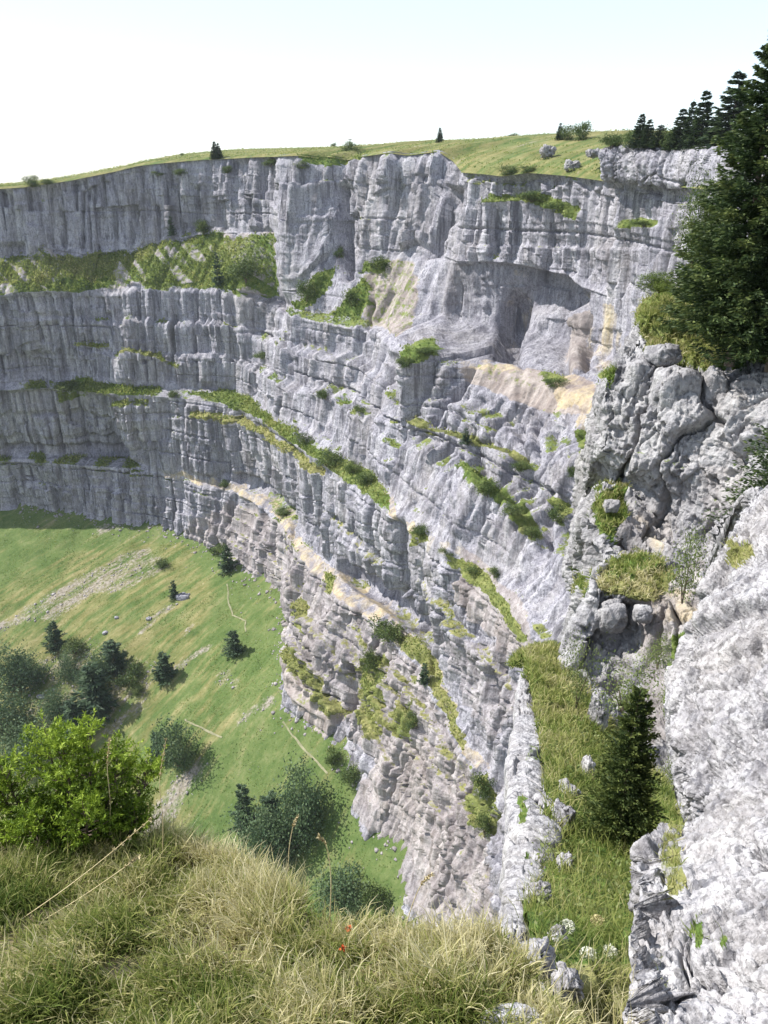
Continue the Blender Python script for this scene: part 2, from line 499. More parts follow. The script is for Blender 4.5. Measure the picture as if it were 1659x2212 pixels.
# columns: dense where seen
sc_ = np.linspace(MS[0], MS[-1], 4000)
mp = np.stack([np.interp(sc_, MS, MC[:, 0]), np.interp(sc_, MS, MC[:, 1])], 1)
uu, vv, dd = proj(np.concatenate([mp, np.full((4000, 1), -75.)], 1))
ppm = FOC / dd
inview = (uu > -60) & (uu < 1400)
speed = np.where(inview, np.maximum(np.abs(np.gradient(uu, sc_)), .55 * ppm), .25 * ppm)
cum = np.concatenate([[0], np.cumsum((speed[1:] + speed[:-1]) / 2 * np.diff(sc_))])
NC = 820
S = np.interp(np.linspace(0, cum[-1], NC), cum, sc_)
Mx = np.interp(S, MS, MC[:, 0]); My = np.interp(S, MS, MC[:, 1])
Nx = np.interp(S, MS, MN[:, 0]); Ny = np.interp(S, MS, MN[:, 1])
offs, zs = [], []
for L in LN:
    o = np.interp(S, L[:, 0], L[:, 1]); z = np.interp(S, L[:, 0], L[:, 2])
    kk = 34 if len(offs) == 7 else 2
    offs.append(smooth1(o, kk)); zs.append(smooth1(z, kk))
# below the meadow
offs.append(offs[-1] - 5); zs.append(zs[-1] - 14)
SEG = [120, 66, 140, 20, 128, 14, 150, 30]
TN = np.gradient(np.stack([Mx, My], 1), axis=0)
s_mid = to_sn((-25, 300))[0]
u1_, _, _ = proj(np.stack([Mx + offs[1] * Nx, My + offs[1] * Ny, zs[1]], 1))
cvw = sstep(930, 985, u1_) * sstep(1500, 1420, u1_)
rowsP, rowseg = [], []
for k, n in enumerate(SEG):
    for j in range(n):
        t = j / n
        # walls keep steep at the top and flare at the foot; ledges run straight
        te = t
        if k in (2, 4, 6):
            nst = (0, 0, 3.2, 0, 3.0, 0, 6.0)[k]
            q = t * nst + .45 * t * (1 - t) * 4 * fbm2(S / 48, np.full(NC, k * 7. + .5), 3, 19)
            fr = q - np.floor(q)
            tq = np.clip((np.floor(q) + sstep(0., .22, fr)) / nst, 0, 1)
            te = t + np.where(S > s_mid, (.45 if k < 6 else .6), .72) * (tq - t) * min(1, 8 * (1 - t))
        if k == 1:
            te = t + cvw * (sstep(.72, 1.0, np.full(NC, t)) - t)
        o = offs[k] * (1 - te) + offs[k + 1] * te
        z = zs[k] * (1 - t) + zs[k + 1] * t
        rowsP.append((o, z)); rowseg.append(k + t)
rowsP.append((offs[-1], zs[-1])); rowseg.append(len(SEG))
O = np.array([r[0] for r in rowsP]); Z = np.array([r[1] for r in rowsP]); RS = np.array(rowseg)
P0 = np.stack([Mx[None] + O * Nx[None], My[None] + O * Ny[None], Z], 2)
NR = P0.shape[0]
N0 = normals_of(P0)
N0s = N0.copy()
for ax in range(3):
    for _ in range(2):
        a = N0s[..., ax]
        a = (np.roll(a, 3, 0) + a + np.roll(a, -3, 0)) / 3
        a = (np.roll(a, 6, 1) + np.roll(a, 3, 1) + a + np.roll(a, -3, 1) + np.roll(a, -6, 1)) / 5
        N0s[..., ax] = a
N0s /= np.linalg.norm(N0s, axis=2, keepdims=True)
U0, V0, D0 = proj(P0)
SS = np.broadcast_to(S[None], Z.shape); RR = np.broadcast_to(RS[:, None], Z.shape)
rfrac = RR - np.floor(RR)
seg = np.floor(RR).astype(int)
# how much the surface is a wall and how much a tread
iswall = np.isin(seg, (0, 2, 4, 6, 7))
wallw = np.where(iswall, np.clip(np.minimum(rfrac, 1 - rfrac) * 12, .15, 1), .22)
wallw = np.where(seg == 1, .45, wallw)
# ---- relief
warp = 1.6 * fbm2(SS / 26, Z / 45, 3, 5)
sw = SS + warp
big = 3.6 * fbm2(SS / 34, Z / 95, 3, 11)
colA = billow2(sw / 11, Z / 70 + 5, 1, 21)
colB = billow2(sw / 4.3, Z / 34, 1, 31)
colC = billow2(sw / 1.7, Z / 16, 1, 41)
zb = Z + 1.2 * fbm2(SS / 40, Z / 40, 2, 51)
bed = (vn2(zb / 4.6, SS / 160, 61) - .5) * 1.9 + (vn2(zb / 1.7, SS / 70, 62) - .5) * 1.0
f1, f2, cid = worley2((sw + 2 * fbm2(SS / 6, Z / 6, 2, 8)) / 6.2, zb / 9.5, 71)
blocks = (cid - .5) * 1.6 - 1.0 * np.exp(-((f2 - f1) / .05) ** 2)

def joints(w, h, seed, amp, tilt, groove=0., gw=.4):
    """upright joint faces between beds: each face stands out or back a little and is turned its own way"""
    bi = np.floor(zb / h + .35 * vn2(SS / (w * 4), Z / (h * 9), seed + 1))
    x = (sw + .35 * w * fbm2(SS / w / 2.5, Z / h / 1.5, 2, seed + 2)) / w + 7.7 * _h(bi, bi, np.zeros(1, np.int64), seed + 3)
    wx = x + .45 * np.sin(x * 2.1 + bi)
    j = np.floor(wx); fr = wx - j
    z0 = np.zeros(1, np.int64)
    a_ = _h(j, bi, z0, seed + 4) - .5; t_ = _h(j, bi, z0, seed + 5) - .5
    edge_ = np.minimum(fr, 1 - fr) * w
    gv = _h(j + (fr > .5), np.floor(bi / 2), z0, seed + 6)
    return amp * a_ + tilt * t_ * (fr - .5) - groove * sstep(.35, .9, gv) * np.exp(-(edge_ / gw) ** 2)

facets = joints(11., 70., 200, 3.4, 3.0, 4.5, .75) + joints(4.6, 38., 210, 2.3, 2.0, 2.8, .5) + joints(2.0, 20., 220, 1.4, 1.2, 1.6, .35) + joints(1.0, 9., 230, .6, .5)
notch = 0
nrg = np.random.default_rng(17)
zl_ = -4.
while zl_ > -190:
    zl_ -= nrg.uniform(7.0, 15.)
    st_ = nrg.uniform(.4, 1.0)
    notch = notch + st_ * sstep(.38, .62, vn2(SS / 28, np.full(SS.shape, zl_), 300)) * np.exp(-((zb - zl_) / .30) ** 2) * 2.4
beds = 0
for h_, am in ((7.5, 1.5), (2.8, .8), (1.2, .4)):
    bi = np.floor(zb / h_ + .15 * fbm2(SS / 30, Z / 9, 2, 240))
    beds = beds + am * (_h(bi, np.floor(SS / (h_ * 9) + bi * .37), np.zeros(1, np.int64), 245) - .5)
rough = .8 * fbm2(SS / 2.2, Z / 2.6, 5, 91)
colw = .5 + .8 * vn2(SS / 45, Z / 40, 95)
colD = billow2(sw / .95, Z / 11, 1, 43)
near = sstep(600, 1000, U0)
disp = big + colw * (1.0 * (colA - .45) + 1.2 * (colB - .4) + .8 * (colC - .4) + .4 * (colD - .4)) + beds * .38 - notch + facets + near * (joints(1.5, 26., 270, 1.1, 1.0, 1.5, .3) + joints(.75, 9., 275, .5, .4)) + rough * (.28 + .12 * near)
disp = disp - .4 * sstep(.62, .70, vn2(SS / .9, Z / 3.4, 98))
# the lower right flank is more broken
brk = sstep(620, 900, U0) * sstep(1150, 1500, V0)
disp += brk * (.7 * fbm2(SS / 7 + Z / 14, Z / 6, 4, 131) + .9 * joints(3.0, 3.2, 250, 1.0, 1.2, .6, .3))
wallw = np.maximum(wallw, brk * .6) * np.where(RR > 6, sstep(7.4, 6.75, RR) * .4 + .6, 1.)
disp *= wallw
grass = np.zeros(Z.shape); dry = np.zeros(Z.shape); ochre = np.zeros(Z.shape); warm = np.zeros(Z.shape); dark = np.zeros(Z.shape)
du_ = 5.0 * fbm2(SS / 9, Z / 7, 4, 141); dv_ = 5.0 * fbm2(SS / 9 + 31, Z / 7, 4, 151)
Uw, Vw = U0 + 2.6 * du_, V0 + 2.6 * dv_

def area(poly, arr, w=1.0):
    m = inpoly(Uw, Vw, poly)
    arr[m] = np.maximum(arr[m], w)

def ledge(pts, amp=2.5, decay=14., gr=.9, th=1.6, dr=.3):
    global disp
    us = np.array([p[0] for p in pts], float); vs_ = np.array([p[1] for p in pts], float)
    vl = np.interp(U0, us, vs_) + .6 * dv_
    m = (V0 - vl) * D0 / FOC
    tap = sstep(us[0] - 2, us[0] + 14, U0) * sstep(us[-1] + 2, us[-1] - 14, U0)
    disp += tap * amp * sstep(-1.0, .4, m) * np.exp(-np.maximum(m, 0) / decay)
    disp -= tap * amp * .25 * np.exp(-((m + 1.8) / 1.5) ** 2)
    w = tap * np.exp(-(np.maximum(np.abs(m + .4 - .5 * du_) - th * .5, 0) / (th * .5)) ** 2)
    np.maximum(grass, gr * w, out=grass)
    np.maximum(dry, dr * (w > .3), out=dry)

def crack(pts, w=1.0, depth=3.0, dk=0.):
    global disp
    us = np.array([p[0] for p in pts], float); vs_ = np.array([p[1] for p in pts], float)
    ul = np.interp(V0, vs_, us)
    m = (U0 - ul + .25 * du_) * D0 / FOC
    tap = sstep(vs_[0] - 2, vs_[0] + 12, V0) * sstep(vs_[-1] + 2, vs_[-1] - 12, V0)
    k = tap * np.exp(-(m / w) ** 2)
    disp -= depth * k
    if dk: np.maximum(dark, dk * k, out=dark)  # also darkens the rock inside the crack, its shade put into the colour

# benches inside the walls
ledge([(0, 445), (60, 440), (140, 430)], 1.0, 8, .25)
ledge([(410, 894), (470, 897), (520, 908), (580, 940), (640, 985), (700, 1030)], 2.5, 12, .8, 2.2, .7)
ledge([(240, 866), (300, 872), (330, 880)], 1.5, 10, .7, 2)
ledge([(150, 742), (200, 745), (240, 750)], 1.2, 8, .7, 1.4, .5)
ledge([(250, 760), (330, 770), (400, 792)], 1.2, 8, .7, 1.4, .5)
ledge([(880, 905), (930, 922), (985, 945), (1040, 962), (1100, 985), (1145, 1012)], 3.2, 14, .75, 1.6, .5)
ledge([(990, 1030), (1040, 1052), (1090, 1085), (1130, 1120), (1165, 1165)], 3.2, 16, 1., 2.6, .1)
ledge([(1043, 436), (1100, 432), (1150, 428), (1200, 442), (1256, 462)], 2.6, 12, .95, 2.0, .2)
ledge([(1335, 488), (1380, 484), (1430, 492)], 2.0, 10, .9, 1.6, .2)
ledge([(1000, 392), (1100, 398), (1140, 400)], 1.3, 8, .5, 1.)
ledge([(640, 408), (700, 395), (760, 400)], 1.0, 8, .2, 1.)
ledge([(1190, 1090), (1230, 1100)], 2.0, 10, 1., 2.)
ledge([(610, 1400), (650, 1450), (700, 1510), (740, 1545)], 3.0, 14, .9, 3., .5)
ledge([(560, 1180), (620, 1250), (660, 1330), (700, 1400)], 1.5, 10, .3, 2., .6)
ledge([(640, 745), (690, 755), (720, 765)], 1.5, 10, .4, 1.5)
for k, (x0, x1, y0) in enumerate([(20, 250, 690), (60, 400, 905), (40, 330, 1050), (420, 640, 700), (640, 860, 830), (880, 1120, 850), (700, 850, 1130), (900, 1080, 1290), (640, 840, 470), (1000, 1400, 530)]):
    sl = (0, 0, 10, 20, 90, 70, 110, 120, 5, 10)[k]
    ledge([(x0, y0), (x1, y0 + sl)], .9, 5, .12, 1.)
# thin parallel beds sweeping down across the lower flank
for pts in ([(600, 1330), (640, 1400), (690, 1480), (740, 1550)], [(640, 1290), (700, 1400), (760, 1490), (830, 1600), (880, 1720)], [(690, 1320), (770, 1430), (850, 1545), (915, 1670), (950, 1800)],
            [(760, 1370), (830, 1450), (900, 1560), (960, 1690), (1000, 1850)], [(850, 1440), (900, 1510), (960, 1620), (1010, 1740), (1050, 1880)], [(960, 1300), (1020, 1380), (1080, 1480)], [(900, 1240), (980, 1320), (1060, 1420), (1110, 1500)], [(700, 1110), (770, 1170), (840, 1240)]):
    ledge(pts, 1.7, 7, .42, 1.1, .6)
# deep cracks and corner gullies
crack([(300, 615), (306, 690), (310, 740)], .8, 2.5)
crack([(747, 395), (745, 520), (750, 610)], 2.2, 8)
crack([(983, 400), (975, 450), (940, 520), (930, 560)], 2.5, 8, .2)
crack([(855, 1115), (862, 1200), (866, 1290)], 1.6, 6)
crack([(822, 1215), (825, 1280)], 1.0, 3)
crack([(1040, 950), (1046, 1050)], 1.8, 6, .2)
crack([(612, 640), (625, 790)], .8, 2)
crack([(765, 400), (770, 540)], .8, 2.5)
crack([(860, 330), (858, 470)], .8, 3)
crack([(700, 840), (703, 950)], 1.5, 4)
crack([(850, 760), (848, 1000)], 1.6, 5)
crack([(1062, 1440), (1058, 1530)], 1.4, 5)
crack([(757, 1430), (750, 1545)], 2.0, 6)
crack([(1075, 385), (1065, 560)], .9, 3)
crack([(427, 400), (420, 500)], 1.2, 4)
crack([(380, 380), (384, 500)], .8, 3)
crack([(130, 640), (133, 700)], .6, 2)
crack([(1180, 1140), (1178, 1210)], .8, 3)
rng = np.random.default_rng(4)
for k in range(70):
    x = rng.uniform(0, 1280)
    y = rng.uniform(360, 1450)
    hh = rng.uniform(30, 110)
    crack([(x, y), (x + rng.uniform(-6, 6) - (x - 830) * .002 * hh * .15, y + hh)], rng.uniform(.35, .9), rng.uniform(1.2, 3.2))
# overhang at the foot of the third wall, and others
def overhang(pts, depth, h):
    global disp
    us = np.array([p[0] for p in pts], float); vs_ = np.array([p[1] for p in pts], float)
    vl = np.interp(U0, us, vs_)
    m = (vl - V0) * D0 / FOC
    tap = sstep(us[0] - 2, us[0] + 14, U0) * sstep(us[-1] + 2, us[-1] - 14, U0)
    disp -= tap * depth * sstep(-1.5, 1.0, m) * sstep(h * 1.35, h * .8, m)
overhang([(500, 1040), (550, 1062), (600, 1092), (640, 1140)], 5, 5)
overhang([(730, 1236), (772, 1273), (813, 1298), (859, 1334), (905, 1372), (950, 1418)], 8, 7)
overhang([(0, 986), (100, 986), (200, 982), (290, 985)], 4, 5)
overhang([(0, 556), (60, 552)], 4, 6)
# the cave: a deep shelter with a piers' wall inside
tal = inpoly(Uw, Vw, [(960, 772), (1110, 782), (1230, 806), (1300, 825), (1290, 900), (1200, 892), (1100, 865), (1000, 835)]).astype(float)
for _ in range(6):
    tal = (np.roll(tal, 1, 0) + tal + np.roll(tal, -1, 0) + np.roll(tal, 1, 1) + np.roll(tal, -1, 1)) / 5
disp = disp * (1 - .6 * tal)
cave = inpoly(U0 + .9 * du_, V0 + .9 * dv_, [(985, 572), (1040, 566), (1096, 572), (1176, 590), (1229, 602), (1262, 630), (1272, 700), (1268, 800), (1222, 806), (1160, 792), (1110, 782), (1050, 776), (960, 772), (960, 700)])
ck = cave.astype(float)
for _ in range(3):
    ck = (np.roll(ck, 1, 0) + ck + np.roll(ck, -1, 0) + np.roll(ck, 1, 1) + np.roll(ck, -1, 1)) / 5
dcave = 3.0 + 6.0 * sstep(1080, 1140, U0) + 2.5 * fbm2(SS / 11, Z / 11, 4, 161)
niche = np.exp(-(((U0 - 1094 + .8 * du_) / 22) ** 4 + ((V0 - 716 + .8 * dv_) / 78) ** 4 * (1 + 2.5 * ((U0 - 1094) / 22) ** 2 * (V0 < 716))))
pier = np.exp(-(((U0 - 1172) / 52) ** 6 + ((V0 - 735) / 58) ** 6))
pier2 = np.exp(-(((U0 - 1244) / 20) ** 4)) * sstep(640, 680, V0)
dcave = dcave + 9 * niche - 6 * pier - 9 * pier2 + joints(5., 9., 260, 1.6, 2., 1.5, .4) 
disp = disp * (1 - .6 * ck) - ck * dcave
# ---- cover on the rock
area([(-60, 566), (60, 560), (90, 540), (180, 552), (300, 538), (372, 524), (450, 508), (530, 508), (600, 506), (606, 640), (520, 634), (470, 622), (300, 618), (150, 630), (60, 632), (-60, 640)], grass, .78)
area([(-60, 566), (60, 560), (180, 552), (330, 538), (280, 600), (120, 600), (-60, 620)], dry, .45)
for p in ([(330, 610), (395, 525), (410, 530), (350, 612)], [(425, 590), (470, 515), (600, 508), (602, 600), (520, 626), (450, 612)], [(70, 600), (95, 545), (125, 550), (110, 610)]):
    area(p, grass, 1.); 
area([(340, 545), (372, 535), (370, 580), (340, 585)], grass, .1)
area([(630, 665), (690, 590), (720, 570), (712, 620), (660, 670)], grass, 1.)
area([(715, 680), (745, 640), (780, 600), (800, 640), (770, 690)], grass, .8)
area([(770, 590), (790, 560), (840, 562), (830, 585)], grass, 1.)
area([(780, 600), (850, 560), (900, 570), (905, 620), (890, 700), (850, 720), (790, 690), (760, 660)], warm, .75)
area([(780, 600), (850, 560), (900, 570), (905, 620), (890, 700), (850, 720), (790, 690), (760, 660)], grass, .42)
area([(860, 780), (890, 745), (940, 730), (955, 745), (900, 785)], grass, 1.)
area([(120, 825), (170, 818), (245, 830), (300, 840), (295, 856), (200, 852), (130, 870)], grass, .8)
area([(400, 845), (500, 846), (545, 866), (600, 912), (690, 968), (745, 995), (800, 1022), (832, 1060), (845, 1110), (800, 1075), (745, 1035), (690, 1000), (630, 955), (560, 905), (480, 872)], grass, .95)
area([(820, 1050), (840, 1060), (860, 1110), (845, 1120)], ochre, .8)
area([(868, 1118), (900, 1125), (905, 1145), (885, 1150)], ochre, .8)
area([(880, 1140), (920, 1150), (935, 1175), (905, 1170)], grass, .9)
area([(965, 1205), (1010, 1215), (1060, 1255), (1100, 1310), (1140, 1385), (1125, 1390), (1085, 1330), (1040, 1275), (985, 1235)], grass, 1.)
area([(930, 1160), (1035, 1205), (1030, 1212), (930, 1190)], ochre, .45)
# third ledge, pale earth
area([(350, 1014), (500, 1042), (560, 1070), (610, 1105), (650, 1170), (730, 1240), (780, 1280), (860, 1338), (900, 1372), (950, 1425), (965, 1480), (1000, 1580), (1045, 1650), (1020, 1660), (960, 1560), (930, 1470), (900, 1430), (850, 1385), (800, 1340), (730, 1290), (640, 1195), (590, 1115), (500, 1060), (350, 1025)], ochre, .8)
area([(560, 1068), (600, 1090), (625, 1130), (600, 1125)], grass, .5)
area([(845, 1350), (905, 1375), (945, 1425), (965, 1490), (1010, 1600), (1000, 1620), (955, 1540), (920, 1450), (870, 1400)], grass, .72)
area([(900, 1440), (950, 1425), (970, 1500), (1045, 1650), (1010, 1650)], dry, .6)
# the broken foot below
area([(390, 1150), (500, 1080), (600, 1130), (760, 1300), (900, 1440), (1020, 1680), (1090, 2050), (900, 1990), (780, 1740), (830, 1640), (740, 1550), (620, 1500), (600, 1300)], warm, .42)
area([(780, 1730), (850, 1600), (960, 1600), (1040, 1750), (1085, 2010), (900, 1990), (880, 1780)], warm, .5)
area([(600, 1400), (640, 1440), (700, 1520), (745, 1550), (700, 1600), (650, 1550), (618, 1500)], warm, .7)
for p in ([(612, 1385), (640, 1410), (720, 1520), (745, 1560), (735, 1555), (690, 1510), (640, 1450)], [(765, 1480), (790, 1420), (825, 1405), (830, 1460), (860, 1560), (830, 1600), (785, 1550)], [(860, 1530), (900, 1520), (905, 1600), (870, 1590)],
          [(1012, 1680), (1045, 1660), (1060, 1760), (1040, 1810), (1015, 1780)], [(700, 1235), (720, 1250), (715, 1290), (700, 1270)], [(640, 1260), (668, 1330), (660, 1370), (635, 1320)]):
    area(p, grass, .8)
area([(1000, 1180), (1130, 1300), (1150, 1400), (1090, 1420), (1000, 1300)], warm, .5)
area([(960, 1370), (1080, 1400), (1120, 1500), (1060, 1600), (990, 1500)], warm, .25)
# the cave's stained rock, talus under it
area([(985, 775), (1060, 764), (1115, 785), (1130, 800), (1060, 810), (1000, 800)], ochre, .75)
area([(985, 800), (1100, 790), (1230, 812), (1288, 830), (1280, 900), (1200, 890), (1100, 860), (1010, 830)], warm, .8)
area([(1010, 790), (1110, 790), (1200, 812), (1160, 840), (1060, 825)], grass, .35)
area([(1165, 805), (1210, 795), (1225, 830), (1180, 835)], grass, .8)
area([(1190, 830), (1230, 812), (1280, 818), (1290, 850), (1260, 880), (1200, 880)], ochre, .85)
area([(1195, 822), (1285, 815), (1285, 870), (1210, 870)], dry, .8)
area([(1255, 880), (1285, 860), (1288, 900), (1270, 1000), (1250, 960)], ochre, .8)
area([(1250, 940), (1275, 930), (1290, 1000), (1255, 1005)], grass, .8)
area([(1265, 720), (1285, 700), (1300, 660), (1330, 665), (1345, 740), (1330, 790), (1290, 800), (1265, 800)], ochre, .6)
area([(1222, 690), (1262, 665), (1268, 800), (1225, 812)], warm, .7)
area([(1070, 650), (1100, 630), (1115, 640), (1105, 700), (1075, 690)], ochre, .5)
area([(1100, 590), (1180, 590), (1262, 640), (1262, 665), (1180, 625), (1100, 605)], ochre, .35)
area([(1200, 470), (1220, 470), (1225, 560), (1205, 560)], ochre, .25)
# turf on the rim between the towers and on the slope above the right wall
area([(640, 340), (700, 330), (780, 330), (790, 345), (700, 365), (660, 360)], grass, .8)
area([(985, 345), (1010, 355), (1100, 372), (1310, 380), (1310, 395), (1000, 375)], grass, .5)
# dark water streaks on the far wall: long vertical stains with a shape of their own
stk = sstep(.62, .80, vn2(sw / 1.9, Z / 60, 171)) * sstep(.45, .65, vn2(sw / 14, Z / 26, 172)) * sstep(900, 500, U0) * np.isin(seg, (0, 2, 4))
dark = np.maximum(dark, .55 * stk)
dark = np.maximum(dark, .25 * ck)  # no streaks here: the whole cave recess is darkened, shade put into the colour
rib_ = sstep(.52, .66, vn2((SS + 1.3 * Z) / 3., Z / 9., 501)) * sstep(.25, .5, vn2(SS / 24, Z / 24, 502)) * (seg == 1) * (U0 < 620)
grass = grass * (1 - .42 * rib_); warm = np.maximum(warm, .5 * rib_); disp = disp + .5 * rib_
P1 = P0 + N0s * disp[..., None]
# turf clings wherever the rock lies back
NF = normals_of(P1)
nz = NF[..., 2]
for _ in range(2):
    nz = (np.roll(nz, 1, 0) + nz + np.roll(nz, -1, 0) + np.roll(nz, 1, 1) + np.roll(nz, -1, 1)) / 5
patch = vn2(SS / 9, Z / 9, 181)
auto = sstep(.50, .78, nz) * sstep(.25, .6, patch) * .62
auto = np.where(RR > 6.3, auto * .8, auto)
auto = auto * (1 - np.clip(ck * 3, 0, 1)) * (1 - .75 * sstep(980, 1010, U0) * sstep(1300, 1270, U0) * sstep(560, 600, V0) * sstep(900, 860, V0))
grass = np.maximum(grass * sstep(-.25, .25, nz + .2), auto * (1 - np.clip(ochre + .0, 0, 1)))
dry = np.maximum(dry, .35 * vn2(SS / 15, Z / 12, 191) + .25 * (V0 > 1150))
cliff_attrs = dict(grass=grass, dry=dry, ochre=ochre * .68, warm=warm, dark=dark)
cliff = empty('cliff', (0, 395, -170), label='tall curved grey limestone cliff wall with grassy ledges ringing the valley', cat='cliff', kind='structure')
r = 0
for k, n in enumerate(SEG[:7]):
    n_ = n + (SEG[7] if k == 6 else 0)
    sl = slice(r, r + n_ + 1)
    Pk = P1[sl] - np.array((0, 395, -170))
    at = {a: q[sl] for a, q in cliff_attrs.items()}
    mk_obj('rock_band' if k in (0, 2, 4, 6) else 'ledge', Pk, grid_faces(n_ + 1, NC), M_CLIFF, at, smooth=False, parent=cliff)
    r += n

# ------------------------------------------------------------------ the pasture above the rim
SKY_U = [-600, -200, 0, 150, 280, 390, 450, 500, 700, 825, 911, 1017, 1150, 1256, 1362, 1500, 1659, 1900]
SKY_V = [450, 425, 401, 383, 357, 333, 328, 323, 318, 313, 302, 302, 291, 286, 282, 284, 280, 270]
T = np.array([-1.5, 0, 2, 5, 10, 18, 28, 40, 55, 75, 110, 180, 320, 600, 1000])
oR, zR = offs[0], zs[0]
pl = []
for t in T:
    x = Mx + (oR + t) * Nx; y = My + (oR + t) * Ny
    if t <= 0:
        z = zR + (-.5 if t < 0 else .15)
    pl.append([x, y, np.zeros_like(x)])
pl = np.array(pl).transpose(0, 2, 1)
ti = 8
xs, ys = pl[ti, :, 0], pl[ti, :, 1]
vsk = np.full(NC, 320.)
zsky = np.zeros(NC)
for _ in range(6):
    us_, _, _ = proj(np.stack([xs, ys, zsky], 1))
    vsk = np.interp(us_, SKY_U, SKY_V)
    y_ = (1106 - vsk) / FOC
    zsky = ys * (-SP + y_ * CP) / (CP + y_ * SP)
zsky = smooth1(np.maximum(zsky, zR + .5), 12)
for i, t in enumerate(T):
    k = np.clip(t / T[ti], 0, 1)
    z = zR + (zsky - zR) * (k ** .75)
    z = np.where(t > T[ti], zsky - (t - T[ti]) * .03, z)
    z = z + (.15 if t > 0 else (-.6 if t < 0 else .05))
    if 0 < t <= 40:
        z = z + .5 * fbm2(S / 6, np.full(NC, t / 5.), 3, 77) * min(1, t / 5)
    pl[i, :, 2] = z
mk_o = mk_obj('plateau', pl, grid_faces(len(T), NC)[:, ::-1], M_MEADOW,
              dict(scree=np.clip(fbm2(np.broadcast_to(S, (len(T), NC)) / 20, T[:, None] / 14 + 0 * S, 3, 5) * .8 - .1, 0, .5), dry=np.full((len(T), NC), .55)), True)
tag(mk_o, 'green sloping pasture on top of the cliff against the sky', 'pasture', kind='structure')

# ------------------------------------------------------------------ the meadow and scree slope in the valley
foot = np.stack([Mx + offs[7] * Nx, My + offs[7] * Ny, zs[7]], 1)
ctl = [tuple(q) for q in foot[::14]]
nfoot = len(ctl)
for (u, v, z) in [(0, 1250, -188), (150, 1300, -190), (300, 1300, -184), (450, 1300, -180), (0, 1400, -205), (0, 1500, -215), (200, 1500, -207), (400, 1450, -195), (520, 1500, -190), (100, 1700, -232), (350, 1750, -222), (600, 1650, -200),
                  (500, 1850, -220), (700, 1850, -208), (800, 1950, -203), (850, 1850, -195), (-400, 1300, -205), (-400, 1600, -240), (-300, 1900, -270), (100, 2000, -262), (500, 2100, -250), (800, 2200, -235), (1000, 2400, -220)]:
    ctl.append(tuple(atZ(u, v, z)))
ctl = np.array(ctl)
def kern(r): return -r ** 1.5
dm = np.hypot(ctl[:, None, 0] - ctl[None, :, 0], ctl[:, None, 1] - ctl[None, :, 1])
nq = len(ctl)
A = np.zeros((nq + 3, nq + 3))
A[:nq, :nq] = kern(dm) + np.diag(np.where(np.arange(nq) < nfoot, 500., 60.))
A[:nq, nq] = 1; A[:nq, nq + 1:] = ctl[:, :2]; A[nq:, :nq] = A[:nq, nq:].T
wgt = np.linalg.solve(A, np.concatenate([ctl[:, 2], [0, 0, 0]]))
def meadow_z(x, y):
    x = np.asarray(x, float); y = np.asarray(y, float)
    r = np.hypot(x[..., None] - ctl[:, 0], y[..., None] - ctl[:, 1])
    z = kern(r) @ wgt[:nq] + wgt[nq] + wgt[nq + 1] * x + wgt[nq + 2] * y
    return z + 1.5 * fbm2(x / 26, y / 26, 3, 301) + .5 * fbm2(x / 5, y / 5, 3, 302)
gx = np.linspace(-420, 70, 330); gy = np.concatenate([np.linspace(30, 120, 20, endpoint=False), np.linspace(120, 440, 300)])
GX, GY = np.meshgrid(gx, gy)
GZ = meadow_z(GX, GY)
PM = np.stack([GX, GY, GZ], 2)
Um, Vm, _ = proj(PM)
wob = fbm2(GX / 14, GY / 14, 4, 311); wob2 = fbm2(GX / 14 + 50, GY / 14, 4, 313)
Ua, Va = Um + 24 * wob, Vm + 24 * wob2
scree = np.zeros(GX.shape); mdry = np.zeros(GX.shape)
def marea(poly, arr, w):
    m = inpoly(Ua, Va, poly); arr[m] = np.maximum(arr[m], w)
def mblur(a, n):
    for _ in range(n):
        a = (np.roll(a, 1, 0) + a * 2 + np.roll(a, -1, 0) + np.roll(a, 1, 1) + np.roll(a, -1, 1)) / 6
    return a
marea([(-50, 1270), (120, 1205), (300, 1165), (420, 1180), (470, 1270), (450, 1390), (380, 1440), (300, 1700), (420, 1760), (260, 1900), (-50, 1850)], mdry, .75)
marea([(360, 1420), (520, 1380), (560, 1420), (520, 1560), (460, 1640), (480, 1760), (380, 1850), (300, 1800)], mdry, .55)
marea([(360, 1215), (330, 1180), (290, 1180), (210, 1225), (80, 1300), (-60, 1370), (-60, 1400), (60, 1350), (160, 1310), (260, 1270), (320, 1260)], scree, .50)
marea([(370, 1300), (350, 1290), (280, 1370), (300, 1372)], scree, .7)
marea([(190, 1140), (250, 1120), (260, 1145), (200, 1165)], scree, .5)
marea([(430, 1395), (485, 1385), (470, 1405), (370, 1465), (360, 1450)], scree, .55)
marea([(380, 1380), (420, 1335), (410, 1370), (385, 1405)], scree, .45)
marea([(520, 1560), (585, 1500), (590, 1515), (510, 1590)], scree, .62)
marea([(540, 1650), (565, 1620), (570, 1640), (545, 1670)], scree, .55)
marea([(300, 1780), (370, 1710), (440, 1640), (480, 1650), (400, 1750), (330, 1840)], scree, .6)
marea([(60, 1420), (200, 1380), (330, 1420), (330, 1550), (200, 1600), (40, 1560)], scree, .38)
marea([(480, 1440), (540, 1470), (520, 1500), (470, 1490)], scree, .4)
mdry = mblur(mdry, 14) ; scree = mblur(scree, 2)
mdry = np.maximum(mdry * .72, .16); scree = np.maximum(scree, .17 * sstep(.35, .7, vn2(GX / 40, GY / 40, 8)))
meadow = mk_obj('meadow', PM, grid_faces(len(gy), len(gx))[:, ::-1], M_MEADOW, dict(scree=scree, dry=mdry), True)
tag(meadow, 'green meadow slope with pale scree streaks at the foot of the cliff', 'meadow', kind='structure')

